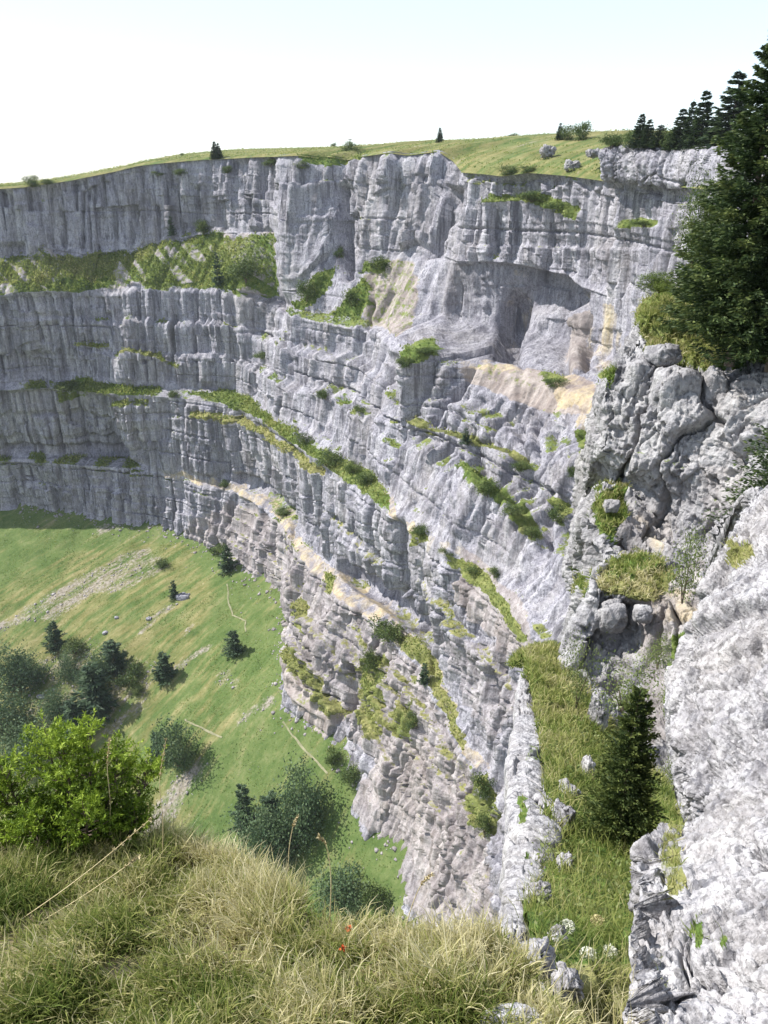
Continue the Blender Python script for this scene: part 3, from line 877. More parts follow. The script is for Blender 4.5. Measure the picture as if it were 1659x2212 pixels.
def on_meadow(u, v):
    r = ray(u, v)
    t = np.linspace(90, 460, 1500) / r[1]
    Q = r[None] * t[:, None]
    zz = meadow_z(Q[:, 0], Q[:, 1])
    h = np.nonzero(Q[:, 2] <= zz)[0]
    i = h[0] if len(h) else len(t) - 1
    return np.array([Q[i, 0], Q[i, 1], zz[i]])

# dale floor far below and around, so that the ground reaches on
far_g = np.array([(-1500, -600, -330), (1500, -600, -330), (1500, 430, -300), (-1500, 430, -300)], float)
tag(mk_obj('valley_ground', far_g, np.array([[0, 1, 2, 3]]), M_MEADOW, dict(scree=np.zeros(4), dry=np.full(4, .3))), 'deep wooded valley floor below the meadow', 'ground', kind='structure')

def path_strip(pts, w=1.1):
    q = []
    for (u0, v0), (u1, v1) in zip(pts[:-1], pts[1:]):
        for t in np.linspace(0, 1, 14, endpoint=False):
            q.append(on_meadow(u0 + (u1 - u0) * t + 1.2 * math.sin(5 * t + u0), v0 + (v1 - v0) * t))
    q = np.array(q)
    d = np.gradient(q, axis=0); n = np.stack([-d[:, 1], d[:, 0]], 1); n /= np.linalg.norm(n, axis=1, keepdims=True)
    ww = w * (.5 + .5 * vn2(np.arange(len(q)) / 3., np.zeros(len(q)), 9))[:, None]
    a = q.copy(); b_ = q.copy()
    a[:, :2] += n * ww; b_[:, :2] -= n * ww
    for e in (a, b_): e[:, 2] = meadow_z(e[:, 0], e[:, 1]) + .18
    V = np.stack([a, b_], 1)
    o = mk_obj('path', V, grid_faces(len(q), 2), M_PATH)
    return tag(o, None, None, kind='structure')

# ================================================================== NEAR ROCK, built from measured profiles
def profile_sheet(net, nr, nc):
    """net[row][col] of 3D points -> dense smooth grid"""
    net = np.array(net, float)
    R, C = net.shape[:2]
    def cr(P, n):
        P = np.concatenate([2 * P[:1] - P[1:2], P, 2 * P[-1:] - P[-2:-1]], 0)
        m = len(P) - 3
        x = np.linspace(0, m, n); i = np.minimum(np.floor(x).astype(int), m - 1); t = (x - i)
        t = t.reshape((-1,) + (1,) * (P.ndim - 1))
        a, b_, c, d = P[i], P[i + 1], P[i + 2], P[i + 3]
        k = .5                                           # half way between straight and smooth: keeps arrises
        sm = .5 * (2 * b_ + (c - a) * t + (2 * a - 5 * b_ + 4 * c - d) * t ** 2 + (3 * b_ - a - 3 * c + d) * t ** 3)
        return sm * (1 - k) + (b_ * (1 - t) + c * t) * k
    A_ = cr(net, nr)
    return cr(A_.transpose(1, 0, 2), nc).transpose(1, 0, 2)

def ridged3(x, y, z, oct, seed):
    r = 0; a = .5; t = 0
    for o in range(oct):
        k = 2.1 ** o
        r = r + a * (1 - 2 * np.abs(2 * vn3(x * k + 3.7 * o, y * k, z * k - 1.9 * o, seed + o) - 1)); t += a; a *= .55
    return r / t

def rock_relief(P, size, seed, amp=1.0, pits=1.0, strat=.5):
    """weathered limestone relief for a piece whose blocks are about `size` metres: split blocks, karst rills, pits"""
    x, y, z = P[..., 0], P[..., 1], P[..., 2]
    w = .28 * size * fbm3(x / size, y / size, z / size, 4, seed)
    xa, ya, za = x + w, y - w, z + .6 * w
    f1_, f2_, c1, t1 = worley3((xa / size / 1.4, ya / size / 1.4, za / size / 3.6), seed + 1)
    q1, q2, c2, t2 = worley3((xa / size * 1.7, ya / size * 1.7, za / size * .62), seed + 2)
    d = .26 * size * (c1 - .5) + .55 * size * t1 - .34 * size * np.exp(-((f2_ - f1_) / .03) ** 2)
    d = d + .09 * size * (c2 - .5) + .22 * size * t2 - .06 * size * np.exp(-((q2 - q1) / .04) ** 2)
    d = d + .07 * size * fbm3(x / size * 1.3, y / size * 1.3, z / size * 1.3, 5, seed + 3)
    d = d + .085 * size * ridged3(xa / size * 2.6, ya / size * 2.6, za / size * 1.2, 5, seed + 5)
    bi = np.floor(za / (size * .45))
    d = d + strat * .10 * size * (_h(bi, bi, np.zeros(1, np.int64), seed + 4) - .5)
    p = vn3(x / size * 6, y / size * 6, z / size * 4, seed + 6) * .65 + vn3(x / size * 17, y / size * 17, z / size * 13, seed + 8) * .35
    d = d - pits * .10 * size * sstep(.56, .72, p)
    p = vn3(x / size * 21, y / size * 21, z / size * 15, seed + 7)
    d = d - pits * .030 * size * sstep(.55, .72, p)
    return amp * d

def cover(P, Nn, poly_grass=(), poly_dry=(), poly_ochre=(), poly_warm=(), auto=.5, lo=.60, hi=.85, seed=0, wob=22.):
    U, V, D = proj(P)
    du = wob * fbm3(P[..., 0] * 1.5, P[..., 1] * 1.5, P[..., 2] * 1.5, 4, seed + 60)
    dv = wob * fbm3(P[..., 0] * 1.5 + 9, P[..., 1] * 1.5, P[..., 2] * 1.5, 3, seed + 61)
    r = {}
    nz = Nn[..., 2]
    for nm, polys in (('grass', poly_grass), ('dry', poly_dry), ('ochre', poly_ochre), ('warm', poly_warm)):
        a = np.zeros(U.shape)
        for p, w in polys:
            m = inpoly(U + du, V + dv, p)
            a[m] = np.maximum(a[m], w)
        r[nm] = a
    r['grass'] = np.maximum(r['grass'], auto * sstep(lo, hi, nz) * sstep(.35, .65, vn3(P[..., 0], P[..., 1], P[..., 2], seed + 62)))
    r['dark'] = np.zeros(U.shape)
    return r

def rock_piece(name, net, nr, nc, mat, size, seed, label, cat, amp=1., pits=1., strat=.5, kind=None, group=None, **cv):
    P = profile_sheet(net, nr, nc)
    Nn = normals_of(P)
    P = P + Nn * rock_relief(P, size, seed, amp, pits, strat)[..., None]
    Nf = normals_of(P)
    base = P.reshape(-1, 3).mean(0)
    at = cover(P, Nf, seed=seed, **cv)
    o = mk_obj(name, P - base, grid_faces(nr, nc), mat, at)
    o.location = base
    tag(o, label, cat, group, kind)
    return o, P, Nf, at

def drop(p, d): return np.array(p) + np.array(d, float)

# ---- the slab beside the viewer
e = [[(1610, 1075, 12.5), (1640, 1060, 12.3), (1672, 1042, 12.0), (1850, 1010, 11)],
     [(1542, 1228, 10.8), (1590, 1215, 10.4), (1665, 1190, 9.8), (1850, 1160, 9)],
     [(1497, 1340, 9.6), (1560, 1330, 9.0), (1665, 1310, 8.4), (1850, 1290, 7.4)],
     [(1470, 1460, 8.6), (1550, 1450, 8.0), (1665, 1430, 7.3), (1850, 1410, 6.5)],
     [(1445, 1590, 7.6), (1530, 1580, 7.0), (1665, 1560, 6.3), (1850, 1540, 5.6)],
     [(1470, 1700, 6.6), (1540, 1690, 6.1), (1665, 1670, 5.5), (1850, 1650, 4.9)],
     [(1485, 1765, 6.1), (1540, 1760, 5.6), (1665, 1740, 5.1), (1850, 1720, 4.6)],
     [(1392, 1850, 5.3), (1500, 1860, 4.9), (1665, 1850, 4.4), (1850, 1840, 4.0)],
     [(1358, 1970, 4.3), (1490, 1980, 4.1), (1665, 1980, 3.7), (1850, 1980, 3.4)],
     [(1346, 2070, 3.7), (1480, 2075, 3.55), (1665, 2075, 3.3), (1850, 2075, 3.1)],
     [(1336, 2145, 3.3), (1480, 2150, 3.2), (1665, 2150, 3.0), (1850, 2150, 2.8)],
     [(1345, 2340, 2.6), (1480, 2340, 2.55), (1665, 2340, 2.4), (1850, 2340, 2.3)]]
net = [[atY(*c) for c in row] for row in e]
net = [[drop(r_[0], (1.1, 1.2, -2.8)), drop(r_[0], (.17, .24, -.32))] + r_ for r_ in net]
net = [[drop(p, (.5, 2.0, -2.2)) for p in net[0]], [drop(p, (.1, .5, -.35)) for p in net[0]]] + net
slab, slabP, slabN, slabA = rock_piece('rock_slab', net, 560, 330, M_ROCK, .75, 11, 'large pale pitted limestone slab filling the lower right corner beside the gully', 'rock slab', amp=.68, pits=2.2,
    auto=.0, poly_grass=[([(1570, 1170), (1620, 1165), (1630, 1200), (1590, 1230), (1570, 1215)], 1.), ([(1440, 1760), (1475, 1740), (1480, 1900), (1450, 1960), (1430, 1880)], .62), ([(1490, 1990), (1512, 1980), (1515, 2050), (1498, 2040)], .8), ([(1560, 2020), (1575, 2020), (1575, 2050), (1560, 2045)], .7)],
    poly_dry=[([(1570, 1150), (1640, 1150), (1640, 1240), (1560, 1240)], .6), ([(1400, 1700), (1500, 1700), (1500, 1960), (1400, 1960)], .5)])

# ---- the grassy gully between the slab and the white rib
e = [[(1100, 1440, 27), (1190, 1420, 28), (1270, 1460, 29), (1400, 1500, 29)],
     [(1128, 1412, 21.0), (1190, 1398, 22), (1262, 1450, 21.0), (1370, 1640, 20)],
     [(1150, 1500, 17.0), (1225, 1500, 18), (1290, 1590, 16), (1420, 1680, 15.5)],
     [(1175, 1660, 12.0), (1260, 1655, 12.8), (1350, 1715, 12), (1480, 1740, 12)],
     [(1170, 1850, 7.6), (1270, 1845, 8.3), (1360, 1840, 8.8), (1500, 1820, 9.2)],
     [(1130, 1960, 5.4), (1250, 1955, 5.8), (1350, 1950, 6.2), (1480, 1940, 6.6)],
     [(1150, 2070, 3.9), (1250, 2065, 4.3), (1340, 2060, 4.6), (1460, 2050, 4.9)],
     [(1170, 2200, 2.9), (1240, 2205, 3.05), (1320, 2210, 3.15), (1440, 2200, 3.3)],
     [(1150, 2420, 2.0), (1240, 2420, 2.1), (1320, 2420, 2.2), (1440, 2420, 2.3)]]
net = [[atY(*c) for c in row] for row in e]
gully, gulP, gulN, gulA = rock_piece('gully_slope', net, 300, 150, M_ROCK, .8, 23, None, None, amp=.55, pits=.3, kind='structure', auto=0.,
    poly_grass=[([(1000, 1300), (1500, 1300), (1560, 2300), (1000, 2300)], .9)], poly_dry=[([(1130, 1400), (1250, 1400), (1250, 1640), (1180, 1700)], .2), ([(1150, 2080), (1400, 2080), (1400, 2300), (1100, 2300)], .6)])

# ---- the white rib left of the gully
e = [[(1126, 1443, 20.4), (1131, 1441, 20.2), (1136, 1445, 20.4)],
     [(1112, 1527, 16.6), (1138, 1527, 16.2), (1170, 1532, 16.8)],
     [(1104, 1595, 14.1), (1140, 1600, 13.7), (1188, 1598, 14.2)],
     [(1098, 1635, 12.8), (1130, 1635, 12.4), (1160, 1630, 12.9)],
     [(1096, 1690, 11.2), (1140, 1690, 10.8), (1186, 1690, 11.4)],
     [(1094, 1753, 9.7), (1145, 1753, 9.2), (1212, 1755, 9.7)],
     [(1087, 1844, 7.8), (1135, 1844, 7.4), (1202, 1840, 7.9)],
     [(1084, 1935, 6.2), (1115, 1935, 5.9), (1164, 1922, 6.3)],
     [(1094, 2010, 5.0), (1115, 2010, 4.8), (1136, 2010, 5.0)],
     [(1122, 2100, 3.9), (1145, 2100, 3.8), (1168, 2100, 3.9)],
     [(1150, 2210, 2.9), (1165, 2210, 2.85), (1185, 2210, 2.9)]]
net = [[atY(*c) for c in row] for row in e]
net = [[drop(r_[0], (.9, 1.2, -9.)), drop(r_[0], (.14, .25, -1.6))] + r_ + [drop(r_[2], (.25, .5, -1.2))] for r_ in net]
rib, ribP, ribN, ribA = rock_piece('rock_rib', net, 420, 150, M_ROCK, .9, 37, 'narrow white sunlit limestone rib standing left of the grassy gully', 'rock rib', amp=.36, pits=.45, auto=.0,
    poly_grass=[([(1112, 1715), (1128, 1715), (1130, 1770), (1116, 1772)], .9), ([(1138, 1830), (1150, 1830), (1150, 1855), (1138, 1852)], .9), ([(1130, 1610), (1165, 1615), (1160, 1640), (1135, 1640)], .4)])
# broken rock at the lip of the meadow, near end of the rib
def boulder(name, loc, size, seed, label, cat='boulder', mat=M_ROCK, sub=40, grp=None, amp=1., pits=1., rz=0., flat=0.):
    th = np.linspace(0, math.pi, sub); ph = np.linspace(0, 2 * math.pi, sub * 2)
    TH, PH = np.meshgrid(th, ph, indexing='ij')
    n = np.stack([np.sin(TH) * np.cos(PH), np.sin(TH) * np.sin(PH), np.cos(TH)], 2)
    k = np.max(np.abs(n) ** 1.0, axis=2)
    P = n * (.55 + .45 / np.maximum(k, .5) * .75)[..., None]
    if flat: P[..., 2] = np.where(P[..., 2] < -flat, -flat, P[..., 2])
    w = fbm3(P[..., 0] * 1.1 + seed, P[..., 1] * 1.1, P[..., 2] * 1.1, 2, seed)
    P = P * (1 + .28 * w)[..., None]
    P = P * np.array(size)[None, None]
    m = min(size)
    P = P + n * rock_relief(P + np.array([seed * 3., 0, 0]), m * 1.2, seed, amp * .6, pits)[..., None]
    P[:, -1] = P[:, 0]
    z0 = np.zeros(P.shape[:2])
    o = mk_obj(name, P, grid_faces(sub, sub * 2), mat, dict(grass=z0, dry=z0, ochre=z0, warm=z0, dark=z0))
    o.location = loc; o.rotation_euler = (0, 0, rz)
    return tag(o, label, cat, grp)

# ---- the buttress with boulders, in the middle distance on the right
e = [[(1440, 625, 36), (1490, 630, 36), (1550, 640, 35), (1610, 645, 34.5), (1690, 650, 34), (1900, 660, 33)],
     [(1392, 690, 31.5), (1430, 698, 31.3), (1500, 708, 31), (1560, 712, 30.5), (1680, 715, 30), (1900, 720, 29)],
     [(1338, 768, 28.8), (1390, 782, 28.2), (1450, 800, 27.5), (1520, 806, 27), (1670, 775, 26.5), (1900, 770, 25)],
     [(1298, 838, 28.2), (1378, 845, 27.6), (1450, 860, 26.6), (1525, 858, 26.2), (1670, 830, 25), (1900, 820, 23.5)],
     [(1286, 925, 27.8), (1368, 930, 27.0), (1450, 945, 26.0), (1530, 940, 25.4), (1670, 920, 24), (1900, 910, 22)],
     [(1286, 990, 27.6), (1362, 1000, 26.7), (1450, 1015, 25.6), (1540, 1010, 24.8), (1670, 1000, 23), (1900, 990, 21)],
     [(1304, 1022, 28.3), (1356, 1034, 27.8), (1450, 1085, 25.9), (1540, 1090, 24.4), (1670, 1080, 22.3), (1900, 1070, 20)],
     [(1300, 1050, 27.5), (1350, 1060, 27.6), (1440, 1150, 25.8), (1530, 1170, 24.4), (1670, 1170, 22), (1900, 1160, 19.5)],
     [(1270, 1128, 25.0), (1340, 1140, 25.3), (1430, 1180, 25.0), (1530, 1220, 23.6), (1670, 1230, 21), (1900, 1230, 19)],
     [(1300, 1195, 23.4), (1370, 1200, 23.4), (1450, 1212, 23.0), (1530, 1250, 21.6), (1670, 1270, 20), (1900, 1270, 18)],
     [(1286, 1262, 21.4), (1350, 1284, 20.8), (1430, 1290, 20.6), (1500, 1290, 20.2), (1670, 1310, 19), (1900, 1310, 17)],
     [(1280, 1300, 21.0), (1350, 1306, 21.3), (1420, 1320, 20.2), (1490, 1340, 19.4), (1670, 1360, 18), (1900, 1370, 16)],
     [(1240, 1395, 20.5), (1330, 1400, 20.6), (1400, 1420, 19.4), (1480, 1440, 18.4), (1670, 1460, 17), (1900, 1470, 15)],
     [(1240, 1560, 18.0), (1330, 1560, 18.4), (1400, 1560, 16.8), (1480, 1580, 16.0), (1670, 1600, 15), (1900, 1600, 13)],
     [(1240, 1800, 15.0), (1330, 1800, 15.5), (1400, 1780, 14.2), (1480, 1780, 14.0), (1670, 1780, 13), (1900, 1780, 11)]]
net = [[atY(*c) for c in row] for row in e]
net = [[drop(r_[0], (1.5, 8., -6.)), drop(r_[0], (.25, 1.6, -.9))] + r_ for r_ in net]
butt, butP, butN, butA = rock_piece('buttress', net, 460, 330, M_MID, 2.0, 51, 'grey craggy limestone buttress under the big spruce at the right edge', 'rock buttress', amp=.85, pits=1.3, strat=1.2, auto=.35,
    poly_grass=[([(1380, 620), (1480, 615), (1700, 620), (1700, 770), (1560, 795), (1500, 790), (1400, 770), (1380, 720)], .95),
                ([(1300, 1045), (1352, 1040), (1350, 1120), (1320, 1175), (1275, 1130)], 1.), ([(1292, 1245), (1318, 1208), (1368, 1190), (1425, 1198), (1462, 1240), (1448, 1282), (1400, 1300), (1345, 1284), (1305, 1296)], .85),
                ([(1235, 1235), (1275, 1240), (1270, 1290), (1240, 1280)], .8), ([(1440, 1380), (1500, 1330), (1510, 1420), (1440, 1540)], .55), ([(1300, 805), (1330, 800), (1330, 835), (1305, 830)], .8)],
    poly_dry=[([(1290, 1240), (1470, 1230), (1470, 1300), (1290, 1300)], .55), ([(1380, 640), (1450, 660), (1560, 740), (1560, 800), (1380, 790)], .25)],
    poly_ochre=[([(1400, 1290), (1500, 1270), (1500, 1340), (1420, 1345)], .5), ([(1580, 1090), (1640, 1100), (1600, 1170), (1570, 1160)], .6), ([(1340, 1130), (1400, 1110), (1440, 1180), (1360, 1200)], .4)],
    poly_warm=[([(1380, 1300), (1520, 1200), (1500, 1600), (1380, 1600)], .35), ([(1500, 1000), (1660, 1020), (1600, 1200), (1540, 1200)], .2), ([(1330, 1100), (1450, 1100), (1460, 1210), (1340, 1200)], .2)])
b1 = atY(1438, 772, 27.9)
boulder('boulder', b1 + np.array([0, .3, 0]), (.66, .55, .40), 3, 'flat-topped pale boulder perched on the grass edge above the crag', rz=.3, flat=.8, mat=M_MID, amp=.9, pits=.5)
boulder('boulder', atY(1470, 855, 26.6) + np.array([0, .5, 0]), (.95, .9, .95), 8, 'big rounded grey boulder block wedged below the flat perched one', mat=M_MID, amp=.7, pits=.8)
boulder('boulder', atY(1385, 832, 27.9) + np.array([0, .5, 0]), (.6, .7, .95), 15, 'upright cracked boulder block left of the big rounded one', mat=M_MID, amp=.7, pits=.8)
boulder('boulder', atY(1545, 865, 26.4) + np.array([0, .5, 0]), (.5, .6, 1.0), 17, 'tall narrow boulder block right of the big rounded one', mat=M_MID, amp=.8, pits=.8)
boulder('boulder', atY(1328, 1345, 20.3) + np.array([0, .4, 0]), (.42, .45, .55), 21, 'smooth round grey boulder in shade under the dry grass overhang', mat=M_MID, amp=.9, pits=.5)
boulder('boulder', atY(1395, 1335, 19.9) + np.array([0, .3, 0]), (.30, .3, .26), 24, 'angular grey block right of the shaded round boulder', mat=M_MID, amp=.5, pits=.3)
boulder('boulder', atY(1320, 1092, 25.6), (.32, .3, .24), 27, 'small pale stone half sunk in the green grass patch on the crag', mat=M_MID, amp=.6)
boulder('boulder', atY(1228, 1706, 10.6), (.17, .26, .13), 29, 'thin pale tilted stone ledge in the gully left of the young spruce', mat=M_ROCK, amp=2.2, rz=.5)
boulder('boulder', atY(1218, 1862, 7.2), (.10, .1, .10), 31, 'small grey stone in gully grass right of the white rib', mat=M_ROCK, amp=1.8)
boulder('boulder', atY(1165, 1935, 5.5), (.12, .12, .16), 33, 'brown pocked stone at the foot of the white rib', mat=M_ROCK, amp=1.8)
boulder('boulder', atY(1200, 2050, 4.3), (.08, .09, .24), 35, 'pointed pale stone standing beside the white flower heads', mat=M_ROCK, amp=1.8)
boulder('boulder', atY(1160, 2110, 3.55), (.13, .14, .22), 39, 'rough pale rock lump at the right lip of the foreground meadow', mat=M_ROCK, amp=1.8)
boulder('boulder', atY(1225, 2130, 3.4), (.10, .10, .12), 43, 'low whitish stone among dry grass between gully and foreground meadow', mat=M_ROCK, amp=1.8)
boulder('boulder', atY(1112, 2222, 1.60), (.12, .08, .026), 41, 'flat pale rock at the bottom edge in the foreground grass', mat=M_ROCK, amp=.5)

boulder('boulder', atY(1268, 1665, 12.4), (.11, .2, .40), 45, 'pale upright rock slab left of the young spruce in the gully', mat=M_ROCK, amp=1.8, rz=.3)
boulder('boulder', atY(1292, 1545, 16.2), (.16, .25, .75), 46, 'tall pale rock blade at the gully head above the young spruce', mat=M_ROCK, amp=1.5, rz=.8)
boulder('boulder', atY(1218, 1760, 9.3), (.10, .22, .22), 48, 'broken pale rock step on the right flank of the white rib', mat=M_ROCK, amp=2., rz=.6)
# rock step above the far right rim
e = [[(1296, 326, 236), (1330, 322, 232), (1400, 324, 222), (1480, 326, 209), (1560, 330, 190), (1680, 335, 156)],
     [(1294, 350, 235), (1330, 350, 230), (1400, 352, 219), (1480, 354, 207), (1560, 358, 187), (1680, 366, 152)],
     [(1298, 380, 236), (1334, 386, 231), (1400, 394, 220), (1480, 404, 206), (1560, 412, 186), (1680, 424, 151)]]
net = [[atY(*c) for c in row] for row in e]
net = [[drop(r_[0], (4, 10., -.4))] + r_ for r_ in net]
net = [[drop(p, (4, 14., .4)) for p in net[0]]] + net + [[drop(p, (3, 5., -.8)) for p in net[-1]]]
rock_piece('rock_outcrop', net, 90, 240, M_CLIFF, 4.0, 67, 'long pale rock step below the skyline spruces on the right rim', 'rock outcrop', amp=.9, auto=.4)
for k, (u, v, Y, w, lb) in enumerate([(1182, 318, 292, 5., 'low pale rocks in the rim pasture left of the round bushes'), (1238, 348, 270, 4.6, 'cluster of grey rocks on the rim slope left of the rock step'),
                                       (1278, 322, 262, 3.6, 'upright pale rock at the left end of the rim rock step'), (1040, 346, 318, 4., 'grey rocks at the left edge of the rim pasture beside the tower')]):
    boulder('rock_outcrop', atY(u, v + 9, Y), (w * .5, w * .5, w * .30), 70 + k, lb, 'rock outcrop', M_MID, sub=40, rz=k, amp=3.2)
# rocks on the meadow
for k, (u, v, sz, lb) in enumerate([(397, 1291, 3.6, 'dark grey overhanging rock on the meadow below the scree fan'), (322, 1338, 1.5, 'small pale rock on the scree streak below the dark rock'), (228, 1368, 1.6, 'small pale rock left of the middle scree streak'),
                                     (252, 1335, 1.2, 'tiny grey rock in the dry meadow above the left trees'), (90, 1506, 2.0, 'whitish rock among the left valley trees')]):
    p = on_meadow(u, v)
    boulder('boulder', p + np.array([0, 0, sz * .1]), (sz, sz * .7, sz * .5), 90 + k, lb, 'boulder', M_CLIFF, sub=20)

# ================================================================== PLANTS
def unit(v):
    return v / np.maximum(np.linalg.norm(v, axis=-1, keepdims=True), 1e-9)

def kites(base, dirn, length, width, rng, tint, flat=None):
    """pointed leaf-like quads: base (n,3), direction (n,3)"""
    n = len(base)
    d = unit(dirn)
    r = rng.normal(size=(n, 3)) if flat is None else flat + .35 * rng.normal(size=(n, 3))
    side = unit(np.cross(d, r))
    l = np.broadcast_to(np.asarray(length, float), (n,))[:, None]; w = np.broadcast_to(np.asarray(width, float), (n,))[:, None]
    mid = base + d * l * .45
    V = np.stack([base, mid + side * w * .5, base + d * l, mid - side * w * .5], 1)
    F = np.arange(n * 4).reshape(n, 4)
    return V.reshape(-1, 3), F, np.repeat(tint, 4)

def tube(pts, rad, k=6):
    pts = np.array(pts, float); n = len(pts)
    d = unit(np.gradient(pts, axis=0))
    ref = np.where(np.abs(d[:, 2:3]) > .9, np.array([[1., 0, 0]]), np.array([[0, 0, 1.]]))
    a = unit(np.cross(d, ref)); b_ = np.cross(d, a)
    th = np.linspace(0, 2 * math.pi, k, endpoint=False)
    V = pts[:, None] + (a[:, None] * np.cos(th)[None, :, None] + b_[:, None] * np.sin(th)[None, :, None]) * np.asarray(rad, float).reshape(-1, 1, 1)
    F = []
    for i in range(n - 1):
        for j in range(k):
            F.append((i * k + j, i * k + (j + 1) % k, (i + 1) * k + (j + 1) % k, (i + 1) * k + j))
    return V.reshape(-1, 3), np.array(F)

def join(parts):
    V, F, T_ = [], [], []
    o = 0
    for p in parts:
        V.append(p[0]); F.append(p[1] + o); o += len(p[0])
        if len(p) > 2: T_.append(p[2])
    return np.vstack(V), np.vstack(F), (np.concatenate(T_) if T_ else None)

def spruce_meshes(H, R, seed, tiers, per, twigs, kl, kw, mat=M_SPRUCE, skirt=.04, shape=.85, fresh=.0, jit=.25, lift=0., bw=.34):
    rng = np.random.default_rng(seed)
    tv, tf = tube([(0, 0, -.3), (.01 * H, 0, H * .3), (-.01 * H, .01 * H, H * .7), (0, 0, H)], [H * .016 + .02, H * .012 + .012, H * .006 + .006, .004])
    trunk = mk_mesh('trunk', tv, tf, M_BARK)
    B, Dn, L_, W_, Tn, Fl = [], [], [], [], [], []
    bparts = []
    for i in range(tiers):
        h = skirt + (1 - skirt) * ((i + rng.uniform(0, .6)) / tiers) ** 1.05
        nb = max(3, int(per * (1 - .5 * h)))
        for j in range(nb):
            az = 2 * math.pi * (j + rng.uniform(-.35, .35)) / nb + i * 1.7
            ln = R * ((1 - h) ** shape) * rng.uniform(.87 - jit, .87 + jit) + .03 * R
            rise = .45 * h - .12 - .25 * (1 - h)
            root = np.array([0, 0, h * H + rng.uniform(-.55, .55) * H / tiers])
            t = np.linspace(.08, 1, twigs)
            o2 = np.array([math.cos(az), math.sin(az), 0])
            sag = rise * t - .25 * t * (1 - t) + .22 * t ** 3 * (1 - h)
            pts = root + o2[None] * (ln * t)[:, None] + np.array([0, 0, 1.])[None] * (ln * sag)[:, None]
            lat = np.array([-o2[1], o2[0], 0])
            tb = rng.uniform(.05, .75)
            for sgn in (-1, 0, 1):
                q = pts + rng.normal(size=pts.shape) * ln * .035
                wdt = ln * bw * (1.05 - t)[:, None] + .02 * ln
                for rep_ in range(2):
                    off = sgn * rng.uniform(.05, 1., (twigs, 1)) * wdt
                    bb = q + lat[None] * off + np.array([0, 0, -1.]) * np.abs(off) * .25
                    dd_ = o2[None] * 1.0 + lat[None] * sgn * rng.uniform(.5, 1.2, (twigs, 1)) + np.array([0, 0, 1.]) * (lift + rng.uniform(-.55, .35, (twigs, 1)))
                    B.append(bb); Dn.append(dd_)
                    L_.append(kl * rng.uniform(.6, 1.25, twigs) * (.55 + .45 * (1 - h))); W_.append(kw * rng.uniform(.7, 1.2, twigs))
                    tip = .55 * t ** 3 * fresh
                    Tn.append(np.clip(tb * .55 + rng.uniform(-.08, .38, twigs) + tip, 0, 1))
    # leader
    B.append(np.array([[0, 0, H * (1 - .02 * k)] for k in range(6)])); Dn.append(np.array([[math.cos(k), math.sin(k), 1.8] for k in range(6)])); L_.append(np.full(6, kl * .6)); W_.append(np.full(6, kw * .6)); Tn.append(np.full(6, .5))
    B = np.vstack(B); Dn = np.vstack(Dn)
    V, F, T_ = kites(B, Dn, np.concatenate(L_), np.concatenate(W_), rng, np.concatenate(Tn))
    crown = mk_mesh('crown', V, F, mat, dict(tint=T_))
    return trunk, crown

def bush_meshes(W, H, seed, clumps, leaves, size, mat=M_LEAF, stem=.12, hollow=.55):
    rng = np.random.default_rng(seed)
    c = unit(rng.normal(size=(clumps, 3))) * (hollow + (1 - hollow) * rng.random((clumps, 1)) ** .5)
    c[:, 2] = c[:, 2] * .5 + .52
    c = c * np.array([W / 2, W / 2, H]) * (1 + .18 * rng.normal(size=(clumps, 1)))
    cr_ = (.16 + .10 * rng.random(clumps)) * min(W, H)
    B = np.repeat(c, leaves, 0) + rng.normal(size=(clumps * leaves, 3)) * np.repeat(cr_, leaves)[:, None] * .62
    B[:, 2] = np.maximum(B[:, 2], .02 * H)
    T_ = np.clip(np.repeat(rng.uniform(.05, .7, clumps), leaves) + rng.uniform(-.1, .3, clumps * leaves), 0, 1)
    D_ = rng.normal(size=B.shape) + np.array([0, 0, .3])
    V, F, T2 = kites(B, D_, size * rng.uniform(.6, 1.3, len(B)), size * .6, rng, T_)
    crown = mk_mesh('crown', V, F, mat, dict(tint=T2))
    parts = []
    for k in range(4):
        q = c[k % clumps]
        parts.append(tube([(0, 0, -.1 * H), tuple(q * .35 + np.array([0, 0, .05 * H])), tuple(q * .9)], [stem * H * .22, stem * H * .13, stem * H * .04], 5))
    V, F, _ = join(parts)
    return mk_mesh('trunk', V, F, M_BARK), crown

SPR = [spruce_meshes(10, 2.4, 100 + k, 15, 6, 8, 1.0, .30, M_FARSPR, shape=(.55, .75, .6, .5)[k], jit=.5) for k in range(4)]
SPD = [spruce_meshes(10, 2.5, 110 + k, 24, 9, 8, .75, .22, shape=(.75, .9)[k]) for k in range(2)]
BSH = [bush_meshes(1, 1, 120 + k, 15 + 3 * k, 90, .085, M_SHRUB, hollow=.35) for k in range(5)]
BSP = [bush_meshes(1, 1, 130 + k, 22, 40, .13, M_PALE) for k in range(2)]
TRE = [bush_meshes(1, 1, 140 + k, 34, 110, .060, M_LEAF, hollow=.4) for k in range(4)]
prng = random.Random(7)

def plant(name, meshes, loc, sc, label, cat, group=None, rz=None):
    o = empty(name, loc, prng.uniform(0, 6.28) if rz is None else rz, sc, label, cat, group)
    link(bpy.data.objects.new('trunk', meshes[0]), o)
    link(bpy.data.objects.new('crown', meshes[1]), o)
    return o

def px2m(px, p): return px * (p[1] * CP - p[2] * SP) / FOC

def spruce_at(p, hpx, label, var=0, slim=1., group=None, cat='spruce', nm='spruce_tree', lib=None):
    k = px2m(hpx, p) / 10.
    lib = lib or SPR
    return plant(nm, lib[var % len(lib)], p, (k * slim, k * slim, k), label, cat, group)

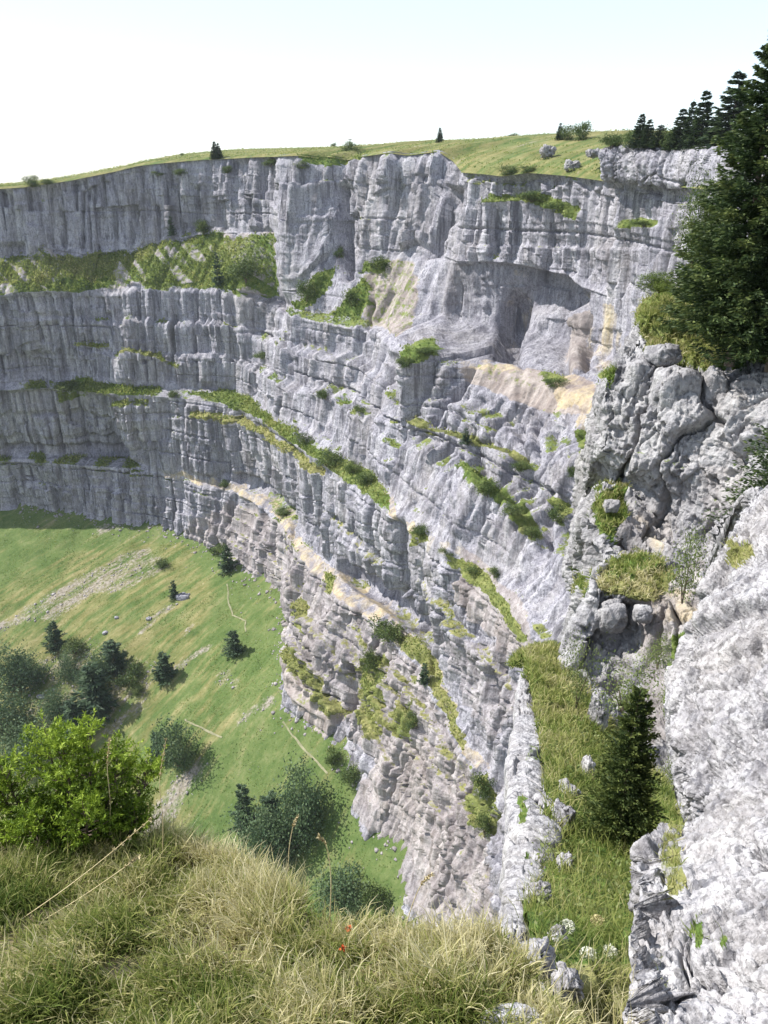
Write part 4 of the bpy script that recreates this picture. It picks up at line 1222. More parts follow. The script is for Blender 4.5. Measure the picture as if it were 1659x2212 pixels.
def bush_at(p, wpx, hpx, label, var=0, lib=None, nm='shrub', cat='shrub', group=None):
    w = px2m(wpx, p); h = px2m(hpx, p)
    lib = lib or BSH
    return plant(nm, lib[var % len(lib)], p, (w, w, h), label, cat, group)

# ---- trees on the meadow, bases found on the slope
G1 = 'trees on the valley meadow'
for k, (u, v, h, sl, lb) in enumerate([
        (507, 1412, 58, 1.5, 'lone dark spruce in the open meadow with its shadow to the right'), (357, 1466, 66, 1.6, 'dark conifer mid-meadow left of the lone spruce'),
        (377, 1292, 42, 1.0, 'thin pale conifer beside the dark rock on the scree'), (248, 1446, 72, 1.7, 'conifer at the upper right of the left tree group'),
        (122, 1400, 66, 1.3, 'topmost slim conifer of the left tree group'), (213, 1545, 130, 1.5, 'tall dark conifer standing behind the young spruce bush'),
        (530, 1790, 120, .9, 'slim pointed conifer at the left end of the dense tree clump'), (588, 1800, 110, 1.2, 'short conifer inside the dense tree clump'),
        (492, 1232, 60, 1.2, 'dark conifer at the foot of the cliff above the path'), (170, 1600, 110, 1.5, 'dark conifer just above the young spruce bush tip'),
        (345, 1640, 70, 1.3, 'conifer left of the bright green tree')]):
    spruce_at(on_meadow(u, v), h, lb, k, sl, G1)
for k, (u, v, w, h, lb) in enumerate([
        (388, 1655, 78, 112, 'bright green broad tree casting a long shadow to the right'), (655, 1790, 105, 140, 'largest rounded tree of the dense clump, at its upper right'),
        (575, 1880, 110, 130, 'leafy tree at the bottom of the dense clump behind tall grass stalks'), (625, 1850, 90, 125, 'dark rounded tree in the middle of the dense clump'),
        (742, 1956, 105, 100, 'round dark tree alone near the bottom above the foreground grass'), (28, 1490, 84, 96, 'broad grey-green tree at the left edge, upper one'),
        (14, 1590, 100, 92, 'broad dark tree at the left edge, lower one'), (78, 1480, 58, 70, 'rounded tree right of the upper left edge tree'),
        (120, 1560, 66, 76, 'leafy tree between the left edge trees and the tall conifer'), (152, 1466, 46, 56, 'leafy tree in the middle of the left tree group'),
        (60, 1660, 96, 90, 'tree behind the left half of the young spruce bush'), (205, 1480, 60, 66, 'small leafy tree at the centre right of the left group')]):
    bush_at(on_meadow(u, v), w, h, lb, k, TRE, 'broadleaf_tree', 'tree', G1)
for k, (u, v, w, h, lb) in enumerate([
        (285, 1478, 52, 46, 'dark round bush right of the left tree group'), (755, 1688, 46, 36, 'low bush in the meadow corner under the cliff spur'), (720, 1650, 34, 34, 'small bush at the end of the lower path'),
        (782, 1680, 26, 26, 'tiny dark bush right of the corner bush'), (165, 1412, 42, 30, 'low dark bush below the topmost slim conifer'), (470, 1196, 30, 22, 'little bush on the cliff foot left of the dark conifer'),
        (640, 1440, 14, 12, 'tiny shrub in the meadow edge beside the cliff spur'), (300, 1500, 26, 20, 'small dark shrub below the dark round bush'), (350, 1225, 26, 16, 'low bush on top of the scree fan'),
        (812, 1966, 56, 48, 'dark bush lowest on the meadow just above the grass edge')]):
    bush_at(on_meadow(u, v), w, h, lb, k, BSH, 'shrub', 'shrub', 'shrubs on the valley meadow')

# ---- plants on the cliff ledges: foot found on the built rock
Uc, Vc, Dc = proj(P1)
NZ1 = NF[..., 2]
def on_cliff(u, v):
    d = (Uc - u) ** 2 + (Vc - v) ** 2
    i = np.argsort(d.ravel())[:40]
    j = i[np.argmin(Dc.ravel()[i])]
    return P1.reshape(-1, 3)[j]
G2 = 'shrubs on the cliff ledges'
for k, (u, v, w, h, sp, lb) in enumerate([
        (470, 610, 20, 70, 1, 'slim dark conifer on the first grass slope left of the rock tower'), (530, 606, 62, 50, 0, 'large round bush on the first grass slope beside the tower'), (378, 512, 14, 38, 1, 'small conifer against the upper wall at the top of the grass slope'),
        (434, 508, 26, 34, 0, 'bush at the foot of the upper wall, right of the small conifer'), (658, 655, 44, 44, 0, 'dark bush in the gully right of the rock tower foot'), (745, 545, 24, 26, 0, 'small bush high in the gully between the two towers'),
        (750, 665, 42, 36, 0, 'bush on the slope at the bottom of the tower gully'), (810, 580, 56, 28, 0, 'wide bush on the ledge under the middle towers'), (487, 378, 22, 16, 0, 'small bright bush high on the upper wall below the rim spruce'),
        (400, 380, 26, 14, 0, 'dark scrub clinging to the top of the far left upper wall'), (335, 385, 22, 12, 0, 'dark scrub near the rim at the left third'), (575, 360, 40, 18, 0, 'dark scrub under the rim left of the tower'), (640, 362, 30, 16, 0, 'scrub on top of the rock tower'),
        (150, 838, 60, 18, 0, 'low shrub row at the left end of the second ledge'), (377, 852, 24, 16, 0, 'dark shrub on the second ledge at its bend'), (655, 950, 36, 26, 0, 'dark shrub halfway down the second ledge'),
        (708, 1000, 56, 36, 0, 'largest dark bush on the second ledge'), (760, 1010, 34, 24, 0, 'shrub right of the largest second-ledge bush'), (790, 1035, 40, 26, 0, 'shrub on the lower green end of the second ledge'),
        (700, 858, 26, 20, 0, 'shrub in the crack above the second ledge'), (770, 885, 28, 20, 0, 'shrub on the middle wall right of the crack shrub'), (560, 775, 40, 16, 0, 'thin scrub on the middle wall under the grass slope'),
        (1002, 952, 20, 34, 1, 'small pointed conifer on the thin ledge under the cave'), (1118, 1010, 34, 24, 0, 'olive shrub on the right end of the thin ledge'), (1040, 1080, 44, 40, 0, 'bush at the left start of the green band below the thin ledge'),
        (1100, 1112, 48, 26, 0, 'shrub in the middle of the green band below the thin ledge'), (1145, 1150, 40, 26, 0, 'shrub at the lower end of the green band'), (1208, 1112, 40, 40, 0, 'round bush on the pale wall right of the green band'),
        (1228, 1035, 22, 26, 0, 'small bush on the pale wall left of the crag'), (905, 1160, 36, 26, 0, 'bush on the ochre ledge at mid-wall'), (960, 1200, 30, 18, 0, 'shrub right of the ochre ledge bush'), (1060, 1250, 26, 26, 0, 'olive bush above the long green ledge'),
        (1015, 1235, 36, 18, 0, 'shrub at the top of the long green ledge'), (835, 1380, 64, 44, 0, 'dark bush under the ochre path ledge'), (912, 1470, 22, 50, 1, 'small conifer on the lower end of the ochre path ledge'), (1035, 1720, 44, 60, 0, 'dark bush low on the broken wall beside the white rib'),
        (1036, 1800, 36, 60, 0, 'dark creeping shrub below the low dark bush by the white rib'), (485, 1045, 22, 16, 0, 'shrub on the third ledge at its left bend'), (610, 1105, 30, 20, 0, 'yellowish shrub on the ochre ledge bend'), (1150, 430, 50, 22, 0, 'low bush on the bench above the cave roof'),
        (1200, 440, 46, 16, 0, 'scrub right of the low bush above the cave roof'), (1385, 488, 50, 14, 0, 'green scrub strip on the bench near the big spruce'), (1130, 376, 40, 14, 0, 'scrub on the rim turf above the bench'), (870, 790, 40, 22, 0, 'green scrub at the foot of the ramp left of the cave'),
        (925, 750, 44, 16, 0, 'low scrub along the ramp left of the cave'), (1195, 822, 46, 22, 0, 'green scrub on the earth floor of the cave'), (800, 1450, 40, 50, 0, 'green scrub in the chute below the ochre ledge'), (885, 1560, 34, 36, 0, 'small scrub in the broken slope right of the chute')]):
    p = on_cliff(u, v)
    if sp: spruce_at(p - np.array([0, 0, .3]), h, lb, k, 1.4 * w / h * 1.6, G2, 'conifer', 'small_conifer')
    else: bush_at(p - np.array([0, 0, .25]), w * .95, h * .85, lb, k, BSH, 'shrub', 'shrub', G2)

# ---- the skyline
plv = pl.reshape(-1, 3)
Up, Vp, Dp = proj(pl)
def on_rim(u, v):
    d = (Up - u) ** 2 + 2.5 * (Vp - v) ** 2
    d = np.where(np.broadcast_to(T[:, None], d.shape) > 80, 1e9, d)
    return plv[np.argmin(d)]
G3 = 'trees and bushes on the rim'
for k, (u, v, w, h, sp, lb) in enumerate([
        (464, 340, 15, 34, 1, 'left half of the dark spruce pair on the far rim'), (474, 340, 15, 30, 1, 'right half of the dark spruce pair on the far rim'), (70, 402, 32, 20, 0, 'dark bush on the far rim at the left'), (218, 379, 12, 8, 0, 'tiny bush on the far rim between the bush and the spruce pair'),
        (100, 400, 22, 10, 0, 'low scrub right of the far left rim bush'), (395, 336, 10, 6, 0, 'tiny scrub on the rim crest left of the spruce pair'), (725, 325, 14, 12, 0, 'small bush on the rim above the tower'), (752, 332, 36, 20, 0, 'wide dark bush on the rim right of the small one'),
        (950, 306, 12, 30, 1, 'single slim spruce on the skyline pasture'), (1110, 302, 26, 14, 0, 'low round bush on the skyline right of the slim spruce'), (1140, 304, 22, 9, 0, 'flat scrub on the skyline beside the low round bush'),
        (1207, 300, 14, 34, 1, 'slim conifer left of the two round rim bushes'), (1228, 305, 34, 26, 0, 'left one of the two round rim bushes'), (1256, 302, 34, 34, 0, 'taller right one of the two round rim bushes'),
        (1320, 318, 50, 24, 0, 'pale low bushes left of the rim spruces'), (1360, 318, 34, 36, 0, 'dark bush at the left foot of the rim spruces'), (1380, 316, 28, 66, 1, 'first pointed rim spruce from the left'), (1398, 316, 30, 54, 1, 'second rim spruce from the left'), (1424, 316, 34, 44, 1, 'third, lower rim spruce from the left'),
        (1466, 320, 44, 78, 1, 'fourth rim spruce, pale green, left of the twin tops'), (1486, 320, 28, 94, 1, 'fifth, narrow rim spruce next to the layered one'), (1510, 322, 50, 114, 1, 'layered dark rim spruce with open branches'), (1536, 322, 40, 66, 1, 'low spruce between the layered one and the tallest rim spruce'),
        (1572, 324, 84, 150, 1, 'tallest rim spruce left of the big near spruce'), (1450, 322, 44, 30, 0, 'undergrowth bush below the fourth rim spruce'), (1540, 326, 60, 34, 0, 'undergrowth below the layered rim spruce'), (1440, 340, 30, 50, 0, 'bush hanging over the rim rock step'), (1095, 374, 44, 16, 0, 'dark bush on the rim turf above the right wall')]):
    p = on_rim(u, v) if u < 1290 else atY(u, v, 236 - (u - 1300) * .13)
    if sp: spruce_at(p - np.array([0, 0, .2]), h, lb, k, 2.9 * w / h, G3, lib=SPD)
    else: bush_at(p - np.array([0, 0, .2]), w, h, lb, k, BSH, 'shrub', 'shrub', G3)
# marker post on the rim
p = on_rim(757, 318)
post = empty('marker_post', p, label='thin wooden marker post on the rim above the tower', cat='post')
V, F = tube([(0, 0, -.3), (0, 0, 3.6)], [.16, .14], 6); mk_obj('pole', V, F, M_WOOD, parent=post)
V, F = tube([(-1.0, 0, 3.0), (1.0, 0, 3.0)], [.14, .14], 4); mk_obj('sign_board', V, F, M_WOOD, parent=post)

# ---- the big spruces on the right
G4 = 'big spruces at the right edge'
big1 = spruce_meshes(10.0, 2.5, 201, 34, 14, 42, .24, .055, fresh=.6, shape=.62, bw=.27, skirt=.12)
plant('spruce_tree', big1, atY(1578, 772, 27), 1.0, 'tallest dark spruce, cut by the right edge of the view', 'spruce', G4, rz=.4)
big2 = spruce_meshes(8.6, 2.4, 203, 30, 14, 40, .23, .052, fresh=.6, shape=.66, bw=.28, skirt=.08)
plant('spruce_tree', big2, atY(1664, 785, 26.2), 1.0, 'middle dark spruce leaning against the tallest one', 'spruce', G4, rz=1.4)
big3 = spruce_meshes(4.2, 1.5, 205, 20, 12, 34, .20, .046, fresh=.7, shape=.66, bw=.28)
plant('spruce_tree', big3, atY(1535, 640, 32.5), 1.0, 'lowest of the big spruces, behind the grass terrace at their left', 'spruce', G4, rz=2.4)
fresh_b = bush_meshes(1, 1, 209, 30, 240, .05, M_FRESHB, hollow=.3)
pale_b = bush_meshes(1, 1, 211, 40, 190, .038, M_SHRUB, hollow=.3)
for (u, v, Y, w, h, ms, lb) in [(1496, 560, 32, 84, 150, pale_b, 'pale grey-green leafy tree left of the big spruces'), (1516, 650, 31, 76, 74, fresh_b, 'bright green bush at the left foot of the leafy tree'),
                                (1424, 630, 31.5, 76, 34, fresh_b, 'low bright green bush sticking out over the cliff edge'), (1560, 735, 29.0, 60, 40, fresh_b, 'green bush between the terrace grass and the spruces'),
                                (1610, 775, 27, 80, 50, fresh_b, 'dark low bush at the foot of the big spruces')]:
    p = atY(u, v, Y); wm_, hm_ = px2m(w, p), px2m(h, p)
    plant('shrub' if h < 150 else 'broadleaf_tree', ms, p, (wm_, wm_, hm_), lb, 'shrub' if h < 150 else 'tree')
# spruce boughs by the slab
big4 = spruce_meshes(3.1, 1.5, 207, 26, 13, 18, .13, .032, fresh=.4, shape=.6)
plant('spruce_tree', big4, atY(1705, 1130, 15.5), (1., 1., 1.), 'dark spruce behind the slab top, cut by the right edge', 'spruce', rz=.2)
# young spruce in the gully
M_YOUNG = leaf_material('young_spruce_needles', [(.018, .034, .012), (.040, .066, .020), (.078, .108, .030), (.14, .165, .045)], .2)
yng = spruce_meshes(3.6, .98, 221, 38, 13, 17, .13, .028, M_YOUNG, fresh=.8, shape=.62, skirt=.06, lift=.45)
plant('spruce_tree', yng, atY(1330, 1850, 9.0) - np.array([0, 0, .1]), (.64, .64, .86), 'young dark spruce growing in the grassy gully', 'spruce', rz=.9)
# loose leafy shrubs around the gully
thin_b = bush_meshes(1, 1, 231, 30, 46, .05, M_PALE, hollow=.2)
for (u, v, Y, w, h, lb) in [(1245, 1520, 16.5, 66, 150, 'airy pale shrub at the left of the gully head'), (1345, 1530, 15.5, 120, 110, 'airy pale leafy shrub above the young spruce'), (1475, 1290, 15.5, 90, 150, 'leafy shrub growing between slab and buttress'),
                            (1450, 1560, 10.5, 60, 120, 'thin leafy shrub along the slab edge'), (1420, 1440, 14, 70, 70, 'sparse leafy shrub in front of the brown rock'), (1455, 1700, 8.0, 60, 90, 'dark small shrub between young spruce and slab')]:
    p = atY(u, v, Y)
    plant('shrub', thin_b, p, (px2m(w, p), px2m(w, p), px2m(h, p)), lb, 'shrub')

# ---- foreground meadow
EU = [-500, 0, 200, 350, 500, 600, 680, 800, 900, 1000, 1100, 1160, 1200, 1260, 1330]
EV = [1815, 1822, 1850, 1838, 1880, 1930, 1990, 2012, 2024, 2042, 2085, 2150, 2215, 2330, 2600]
def plane_pt(u, v):
    r_ = ray(u, v)
    t = 1.6 / (-r_[2] - .5 * r_[1])
    return r_ * t
eg = np.array([plane_pt(u, v) for u, v in zip(EU, EV)])
ea = eg[:, 0] / eg[:, 1]; eY = eg[:, 1]
def fore_z(x, y):
    x = np.asarray(x, float); y = np.asarray(y, float); sh = x.shape
    return _fore_z(x, y) if sh else float(np.ravel(_fore_z(x, y))[0])
def _fore_z(x, y):
    a = x / np.maximum(y, .3)
    be = np.maximum(y - np.interp(a, ea, eY), 0) * np.where(y > .3, 1, 0)
    rt = np.maximum(a - .60, 0) * y
    return -1.6 - .5 * y + .07 * fbm2(x / .5, y / .5, 3, 401) - 1.5 * be ** 1.3 - .8 * rt + .06 * np.minimum(be, .2) 
fx = np.linspace(-4.5, 2.2, 170); fy = np.linspace(-1.5, 5.6, 170)
FX, FY = np.meshgrid(fx, fy)
FZ = fore_z(FX, FY)
M_TURF = plain('dry_turf', (.06, .06, .022), (.20, .16, .08), 9)
fore = mk_obj('foreground_meadow', np.stack([FX, FY, FZ], 2), grid_faces(170, 170)[:, ::-1], M_TURF, smooth=True)
tag(fore, 'grassy ground under the viewer at the cliff edge', 'ground', kind='structure')

def blades(root, nrm, length, width, rng, tint, lean, curl=.5, up=.75):
    """curved three-piece blades"""
    n = len(root)
    d0 = unit(nrm * .4 + np.array([0, 0, up]) + lean + .38 * rng.normal(size=(n, 3)))
    bend = unit(lean + .5 * rng.normal(size=(n, 3)) * np.array([1, 1, .2])) * curl + np.array([0, 0, -.25]) * curl
    l = length[:, None]
    p1 = root + d0 * l * .4
    d1 = unit(d0 + bend * .55); p2 = p1 + d1 * l * .33
    d2 = unit(d1 + bend * .9); p3 = p2 + d2 * l * .27
    side = unit(np.cross(d0, rng.normal(size=(n, 3)))) * width[:, None] * .5
    V = np.stack([root - side, root + side, p1 - side * .9, p1 + side * .9, p2 - side * .6, p2 + side * .6, p3 - side * .08, p3 + side * .08], 1)
    o = np.arange(n)[:, None] * 8
    F = np.stack([o + np.array([[0, 1, 3, 2]]), o + np.array([[2, 3, 5, 4]]), o + np.array([[4, 5, 7, 6]])], 1)
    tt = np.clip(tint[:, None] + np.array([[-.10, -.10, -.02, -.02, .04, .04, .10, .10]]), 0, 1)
    return V.reshape(-1, 3), F.reshape(-1, 4), tt.ravel()

rg = np.random.default_rng(9)
NBL = 130000
x = rg.uniform(-2.6, 1.7, NBL * 4); y = rg.uniform(.9, 4.4, NBL * 4)
a = x / y
okm = (y < np.interp(a, ea, eY) + .10)
den = .12 + .88 * sstep(.35, .62, vn2(x / .13, y / .13, 421))
uu_, vv_, _ = proj(np.stack([x, y, fore_z(x, y)], 1))
okm &= (uu_ > -120) & (uu_ < 1400) & (vv_ < 2420) & (rg.random(len(x)) < den)
x, y = x[okm][:NBL], y[okm][:NBL]
n = len(x)
z = fore_z(x, y)
Rt = np.stack([x, y, z - .01], 1)
cl = vn2(x / .22, y / .22, 431)
lean = np.stack([.55 * (vn2(x / .45, y / .45, 441) - .35), -.15 + .5 * (vn2(x / .45 + 7, y / .45, 442) - .5), np.zeros(n)], 1)
patch = .5 * vn2(x / .6, y / .6, 451) + .5 * vn2(x / .15, y / .15, 452)
tint = np.clip(.03 + 1.1 * (patch - .22) + .20 * rg.normal(size=n), 0, 1)
edge = np.interp(x / y, ea, eY) - y
tint = np.clip(tint + .16 * np.exp(-(edge / .25) ** 2), 0, 1)
ln = (.05 + .125 * cl + .035 * rg.random(n)) * rg.uniform(.55, 1.3, n) * np.where(tint > .6, 1.2, 1.)
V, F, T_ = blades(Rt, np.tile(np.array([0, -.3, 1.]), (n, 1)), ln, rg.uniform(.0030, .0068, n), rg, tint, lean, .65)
tag(mk_obj('grass', V, F, M_GRASS, dict(tint=T_)), 'long mixed green and straw grass covering the foreground', 'grass', kind='stuff')

def sheet_grass(P, Nn, at, count, lmin, lmax, wid, seed, name, label, tint0=.25, leanv=(0, 0, -.1), thr=.5, band=None, dryk=.55):
    rg = np.random.default_rng(seed)
    g = at['grass'].ravel(); dr = at['dry'].ravel()
    Q = P.reshape(-1, 3); N_ = Nn.reshape(-1, 3)
    # weigh by the area each point stands for
    ar = np.linalg.norm(np.cross(np.gradient(P, axis=0), np.gradient(P, axis=1)), axis=2).ravel()
    w = ar * (g > thr) * (N_[:, 2] > -.2)
    if band is not None: w = w * band(P).ravel()
    i = rg.choice(len(Q), count, p=w / w.sum())
    D = proj(Q[i])[2]
    sp = np.sqrt(ar[i])[:, None]
    root = Q[i] + rg.normal(size=(count, 3)) * sp * .4
    pt = vn3(Q[i][:, 0] * 1.3, Q[i][:, 1] * 1.3, Q[i][:, 2] * 1.3, seed)
    tint = np.clip(tint0 + .45 * (pt - .5) + dryk * dr[i] + .13 * rg.normal(size=count), 0, 1)
    V, F, T_ = blades(root, N_[i], rg.uniform(lmin, lmax, count), wid * D * rg.uniform(.7, 1.3, count), rg, tint, np.tile(np.array(leanv, float), (count, 1)), .6)
    return tag(mk_obj(name, V, F, M_GRASS, dict(tint=T_)), label, 'grass', kind='stuff')

sheet_grass(gulP, gulN, gulA, 46000, .12, .34, .0011, 31, 'grass', 'green grass filling the gully between white rib and slab', .36)
sheet_grass(butP, butN, butA, 34000, .10, .30, .0011, 33, 'grass', 'grass tufts on the terraces of the right crag', .36, thr=.6)
sheet_grass(slabP, slabN, slabA, 1500, .06, .16, .0011, 35, 'grass', 'small grass tufts growing from cracks in the near slab', .4, thr=.55)
sheet_grass(ribP, ribN, ribA, 700, .06, .14, .0011, 37, 'grass', 'tiny grass tufts on the white rib', .35, thr=.5)

# turf on the far ledges: clumps too small to tell apart
rg = np.random.default_rng(77)
ga = grass.ravel(); Q = P1.reshape(-1, 3); uq = Uc.ravel()
w = (ga > .55) * (uq > -100) * (uq < 1400) * sstep(-.1, .4, NZ1.ravel()) * (Dc.ravel() / 300.)
i = rg.choice(len(Q), 42000, p=w / w.sum())
b_ = Q[i] + rg.normal(size=(len(i), 3)) * .35
sz = (.5 + .7 * rg.random(len(i))) * np.clip(Dc.ravel()[i] / 300, .5, 1.2)
V, F, T_ = kites(b_, rg.normal(size=b_.shape) * .7 + np.array([0, 0, .9]), sz, sz * .55, rg, np.clip(.13 + .35 * dry.ravel()[i] + .35 * (vn2(b_[:, 0] / 8, b_[:, 1] / 8 + b_[:, 2] / 8, 5) - .3) + .1 * rg.normal(size=len(i)), 0, .75))
tag(mk_obj('turf', V, F, M_GRASS, dict(tint=T_)), 'green turf clinging to the far cliff ledges', 'turf', kind='stuff')

# ---- the bright young spruce bush on the left
def needle_bush(W, H, seed, shoots):
    rng = np.random.default_rng(seed)
    stems = []; N_b, N_d, N_l, N_t = [], [], [], []
    lead = [(0, 0, H * .98), (-.30 * W, .05 * W, H * .80), (.24 * W, -.04 * W, H * .86), (-.10 * W, .2 * W, H * .9), (.38 * W, .1 * W, H * .55), (-.42 * W, -.1 * W, H * .5), (.08 * W, -.24 * W, H * .7), (.12 * W, .02 * W, H * 1.02), (-.2 * W, -.18 * W, H * .62), (.30 * W, -.15 * W, H * .42), (-.36 * W, .12 * W, H * .66)]
    axes = []
    for q in lead:
        q = np.array(q)
        pts = [np.array([0, 0, -.05]), q * np.array([.45, .45, .35]), q * np.array([.9, .9, .7]), q]
        stems.append(tube(pts, [.012, .009, .006, .003], 5))
        for t in np.linspace(.25, 1, 11):
            k = t * 3; i = min(int(k), 2); c = pts[i] * (1 - (k - i)) + pts[i + 1] * (k - i)
            for j in range(4):
                az = rng.uniform(0, 6.28); L = (.06 + .26 * (1 - t)) * W * rng.uniform(.6, 1.2) * .75
                d = np.array([math.cos(az), math.sin(az), .35 + .5 * t])
                axes.append((c, c + d * L, t))
        axes.append((pts[2], pts[3] + np.array([0, 0, .05]), 1.))
    for (p, q, t) in axes:
        stems.append(tube([p, (p + q) / 2 + np.array([0, 0, -.01]), q], [.004, .003, .0015], 4))
        d = q - p; L = np.linalg.norm(d); d = d / L
        m = max(2, int(L / .045))
        for k in range(m):
            c = p + (q - p) * ((k + 1) / m)
            for sgn in ((0,) if k == m - 1 else (-1, 1)):
                lat = np.cross(d, [0, 0, 1.]); lat = lat / max(np.linalg.norm(lat), .1)
                sd = unit(d * .8 + lat * sgn * .8 + np.array([0, 0, .18]) + .15 * rng.normal(size=3))
                sl = rng.uniform(.05, .095)
                nn = 24
                tt = rng.random(nn)
                N_b.append(c + sd[None] * (sl * tt)[:, None])
                nd = sd[None] * .9 + rng.normal(size=(nn, 3)) * .8
                N_d.append(nd)
                N_l.append(rng.uniform(.017, .029, nn))
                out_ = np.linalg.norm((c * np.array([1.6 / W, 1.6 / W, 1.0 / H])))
                N_t.append(np.clip(.02 + .62 * out_ * rng.uniform(.5, 1.3) + .16 * tt + .1 * rng.normal(size=nn), 0, 1))  # needles darken towards the inner base, the bush's shade put into the tint
    V, F, _ = join(stems)
    B = np.vstack(N_b)
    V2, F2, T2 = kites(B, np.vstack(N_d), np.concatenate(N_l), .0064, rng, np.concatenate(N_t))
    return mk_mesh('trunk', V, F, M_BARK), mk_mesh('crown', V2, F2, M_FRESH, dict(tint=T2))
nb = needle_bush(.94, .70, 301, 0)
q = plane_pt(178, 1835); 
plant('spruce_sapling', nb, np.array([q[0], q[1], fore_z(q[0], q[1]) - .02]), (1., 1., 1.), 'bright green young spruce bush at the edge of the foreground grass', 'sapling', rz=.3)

# ---- flower heads and stalks
def umbel(u, v, Y, r_, mat, label, tall):
    p = atY(u, v, Y)
    o = empty('umbel_flower', p - np.array([0, 0, tall]), label=label, cat='flower', group='umbel flowers in the gully')
    V, F = tube([(0, 0, 0), (.01, .0, tall * .6), (0, 0, tall * .96)], [.005, .004, .003], 5); mk_obj('stem', V, F, M_STEM, parent=o)
    rng = np.random.default_rng(int(u))
    n = 520
    th = rng.random(n) * 6.283; rr = np.sqrt(rng.random(n))
    b_ = np.stack([rr * np.cos(th) * r_, rr * np.sin(th) * r_, tall + r_ * .55 * (1 - rr ** 2) + rng.normal(size=n) * .004], 1)
    V, F, _ = kites(b_, rng.normal(size=(n, 3)) + np.array([0, 0, 1.2]), .012, .011, rng, np.zeros(n))
    mk_obj('flower_head', V, F, mat, parent=o)['kind'] = 'stuff'
    parts = []
    for k in range(10):
        parts.append(tube([(0, 0, tall * .94), (math.cos(k * .63) * r_ * .8, math.sin(k * .63) * r_ * .8, tall + r_ * .15)], [.002, .0015], 4))
    V, F, _ = join(parts); mk_obj('rays', V, F, M_STEM, parent=o)
umbel(1226, 2003, 4.55, .064, M_UMBEL, 'upper left white umbel flower in the gully', .30)
umbel(1270, 2062, 3.95, .055, M_UMBEL, 'lower middle white umbel flower, the roundest', .30)
umbel(1318, 2056, 4.2, .050, M_UMBEL, 'right white umbel flower, seen flat against the grass', .22)
umbel(1290, 1990, 4.9, .060, M_UMBEL_Y, 'fading yellowish umbel flower above the white ones', .28)

def small_flower(u, v, label):
    q = plane_pt(u, v + 34)
    zz = fore_z(q[0], q[1])
    r_ = ray(u, v); p = r_ * (q[1] / r_[1])
    o = empty('wild_flower', (q[0], q[1], zz), label=label, cat='flower', group='small orange flowers')
    tp = np.array([p[0] - q[0], 0, max(p[2] - zz, .08)])
    V, F = tube([(0, 0, 0), tuple(tp * .6), tuple(tp)], [.002, .0018, .0015], 4); mk_obj('stem', V, F, M_STEM, parent=o)
    rng = np.random.default_rng(int(u)); n = 26
    V, F, _ = kites(np.tile(tp, (n, 1)), rng.normal(size=(n, 3)) + np.array([0, -.3, .5]), .016, .009, rng, np.zeros(n))
    mk_obj('petals', V, F, M_RED, parent=o)
small_flower(752, 2008, 'upper orange-red wild flower in the foreground grass')
small_flower(740, 2052, 'lower orange wild flower below the red one')
small_flower(152, 1786, 'red flower under the young spruce bush')

def stalk(pix, label, hd=0.05):
    (u0, v0), (u1, v1) = pix[0], pix[-1]
    q = plane_pt(u0, v0); Y0 = q[1]
    pts = [atY(u, v, Y0 - .02 * k) for k, (u, v) in enumerate(pix)]
    base = pts[0]
    o = empty('grass_stalk', base, label=label, cat='grass stalk', group='tall dry grass stalks')
    L = [p - base for p in pts]
    # refine
    Pn = catmull(np.array(L), 6)
    V, F = tube(Pn, np.linspace(.0022, .0012, len(Pn)), 4); mk_obj('stem', V, F, M_STRAW, parent=o)
    rng = np.random.default_rng(int(u0 + v1)); n = 70
    i = rng.integers(int(len(Pn) * .72), len(Pn), n)
    d = unit(np.gradient(Pn, axis=0))[i]
    V, F, _ = kites(Pn[i], d + .45 * rng.normal(size=(n, 3)), .016, .005, rng, np.zeros(n)); mk_obj('seed_head', V, F, M_STRAW, parent=o)['kind'] = 'stuff'
stalk([(622, 1905), (624, 1840), (632, 1790), (642, 1765)], 'tall straw stalk with seed head in front of the dense tree clump')
stalk([(712, 2000), (715, 1900), (706, 1830), (690, 1808)], 'stalk with seed head bending left over the bright meadow')
stalk([(350, 1880), (352, 1780), (345, 1690), (358, 1600)], 'tall stalk standing right of the young spruce bush')
stalk([(40, 1990), (140, 1920), (230, 1850), (322, 1772)], 'long pale stalk slanting up to the right below the spruce bush')
stalk([(90, 1990), (180, 1935), (260, 1880), (300, 1850)], 'second pale stalk slanting beside the long one')
stalk([(870, 2060), (880, 1990), (905, 1920), (930, 1890)], 'stalk leaning right beside the round dark tree')
stalk([(235, 1850), (238, 1740), (232, 1660), (236, 1600)], 'thin stalk rising through the young spruce bush')
for pp, lb in (([(490, 1262), (494, 1300), (502, 1330), (530, 1342), (531, 1368)], 'upper'), ([(398, 1556), (436, 1574), (482, 1596)], 'mid'), ([(610, 1560), (636, 1595), (666, 1630), (712, 1676)], 'low')):
    path_strip(pp, .36)

# ground cover on the meadow and the rim pasture: tufts too small and many to count
rg = np.random.default_rng(78)
x = rg.uniform(-230, 20, 120000); y = rg.uniform(150, 400, 120000)
z = meadow_z(x, y)
uq, vq, dq = proj(np.stack([x, y, z], 1))
k_ = (uq > -80) & (uq < 960) & (vq < 2000) & (rg.random(len(x)) < (.15 + .85 * sstep(.45, .65, vn2(x / 6, y / 6, 3))))
x, y, z = x[k_][:32000], y[k_][:32000], z[k_][:32000]
b_ = np.stack([x, y, z], 1); sz = .25 + .45 * rg.random(len(x))
V, F, T_ = kites(b_, rg.normal(size=b_.shape) * .8 + np.array([0, 0, .7]), sz, sz * .7, rg, np.clip(.10 + .5 * vn2(x / 20, y / 20, 4) + .12 * rg.normal(size=len(x)), 0, .6))
tag(mk_obj('ground_cover', V, F, M_GRASS, dict(tint=T_)), 'low herbs and grass tufts on the valley meadow', 'ground cover', kind='stuff')
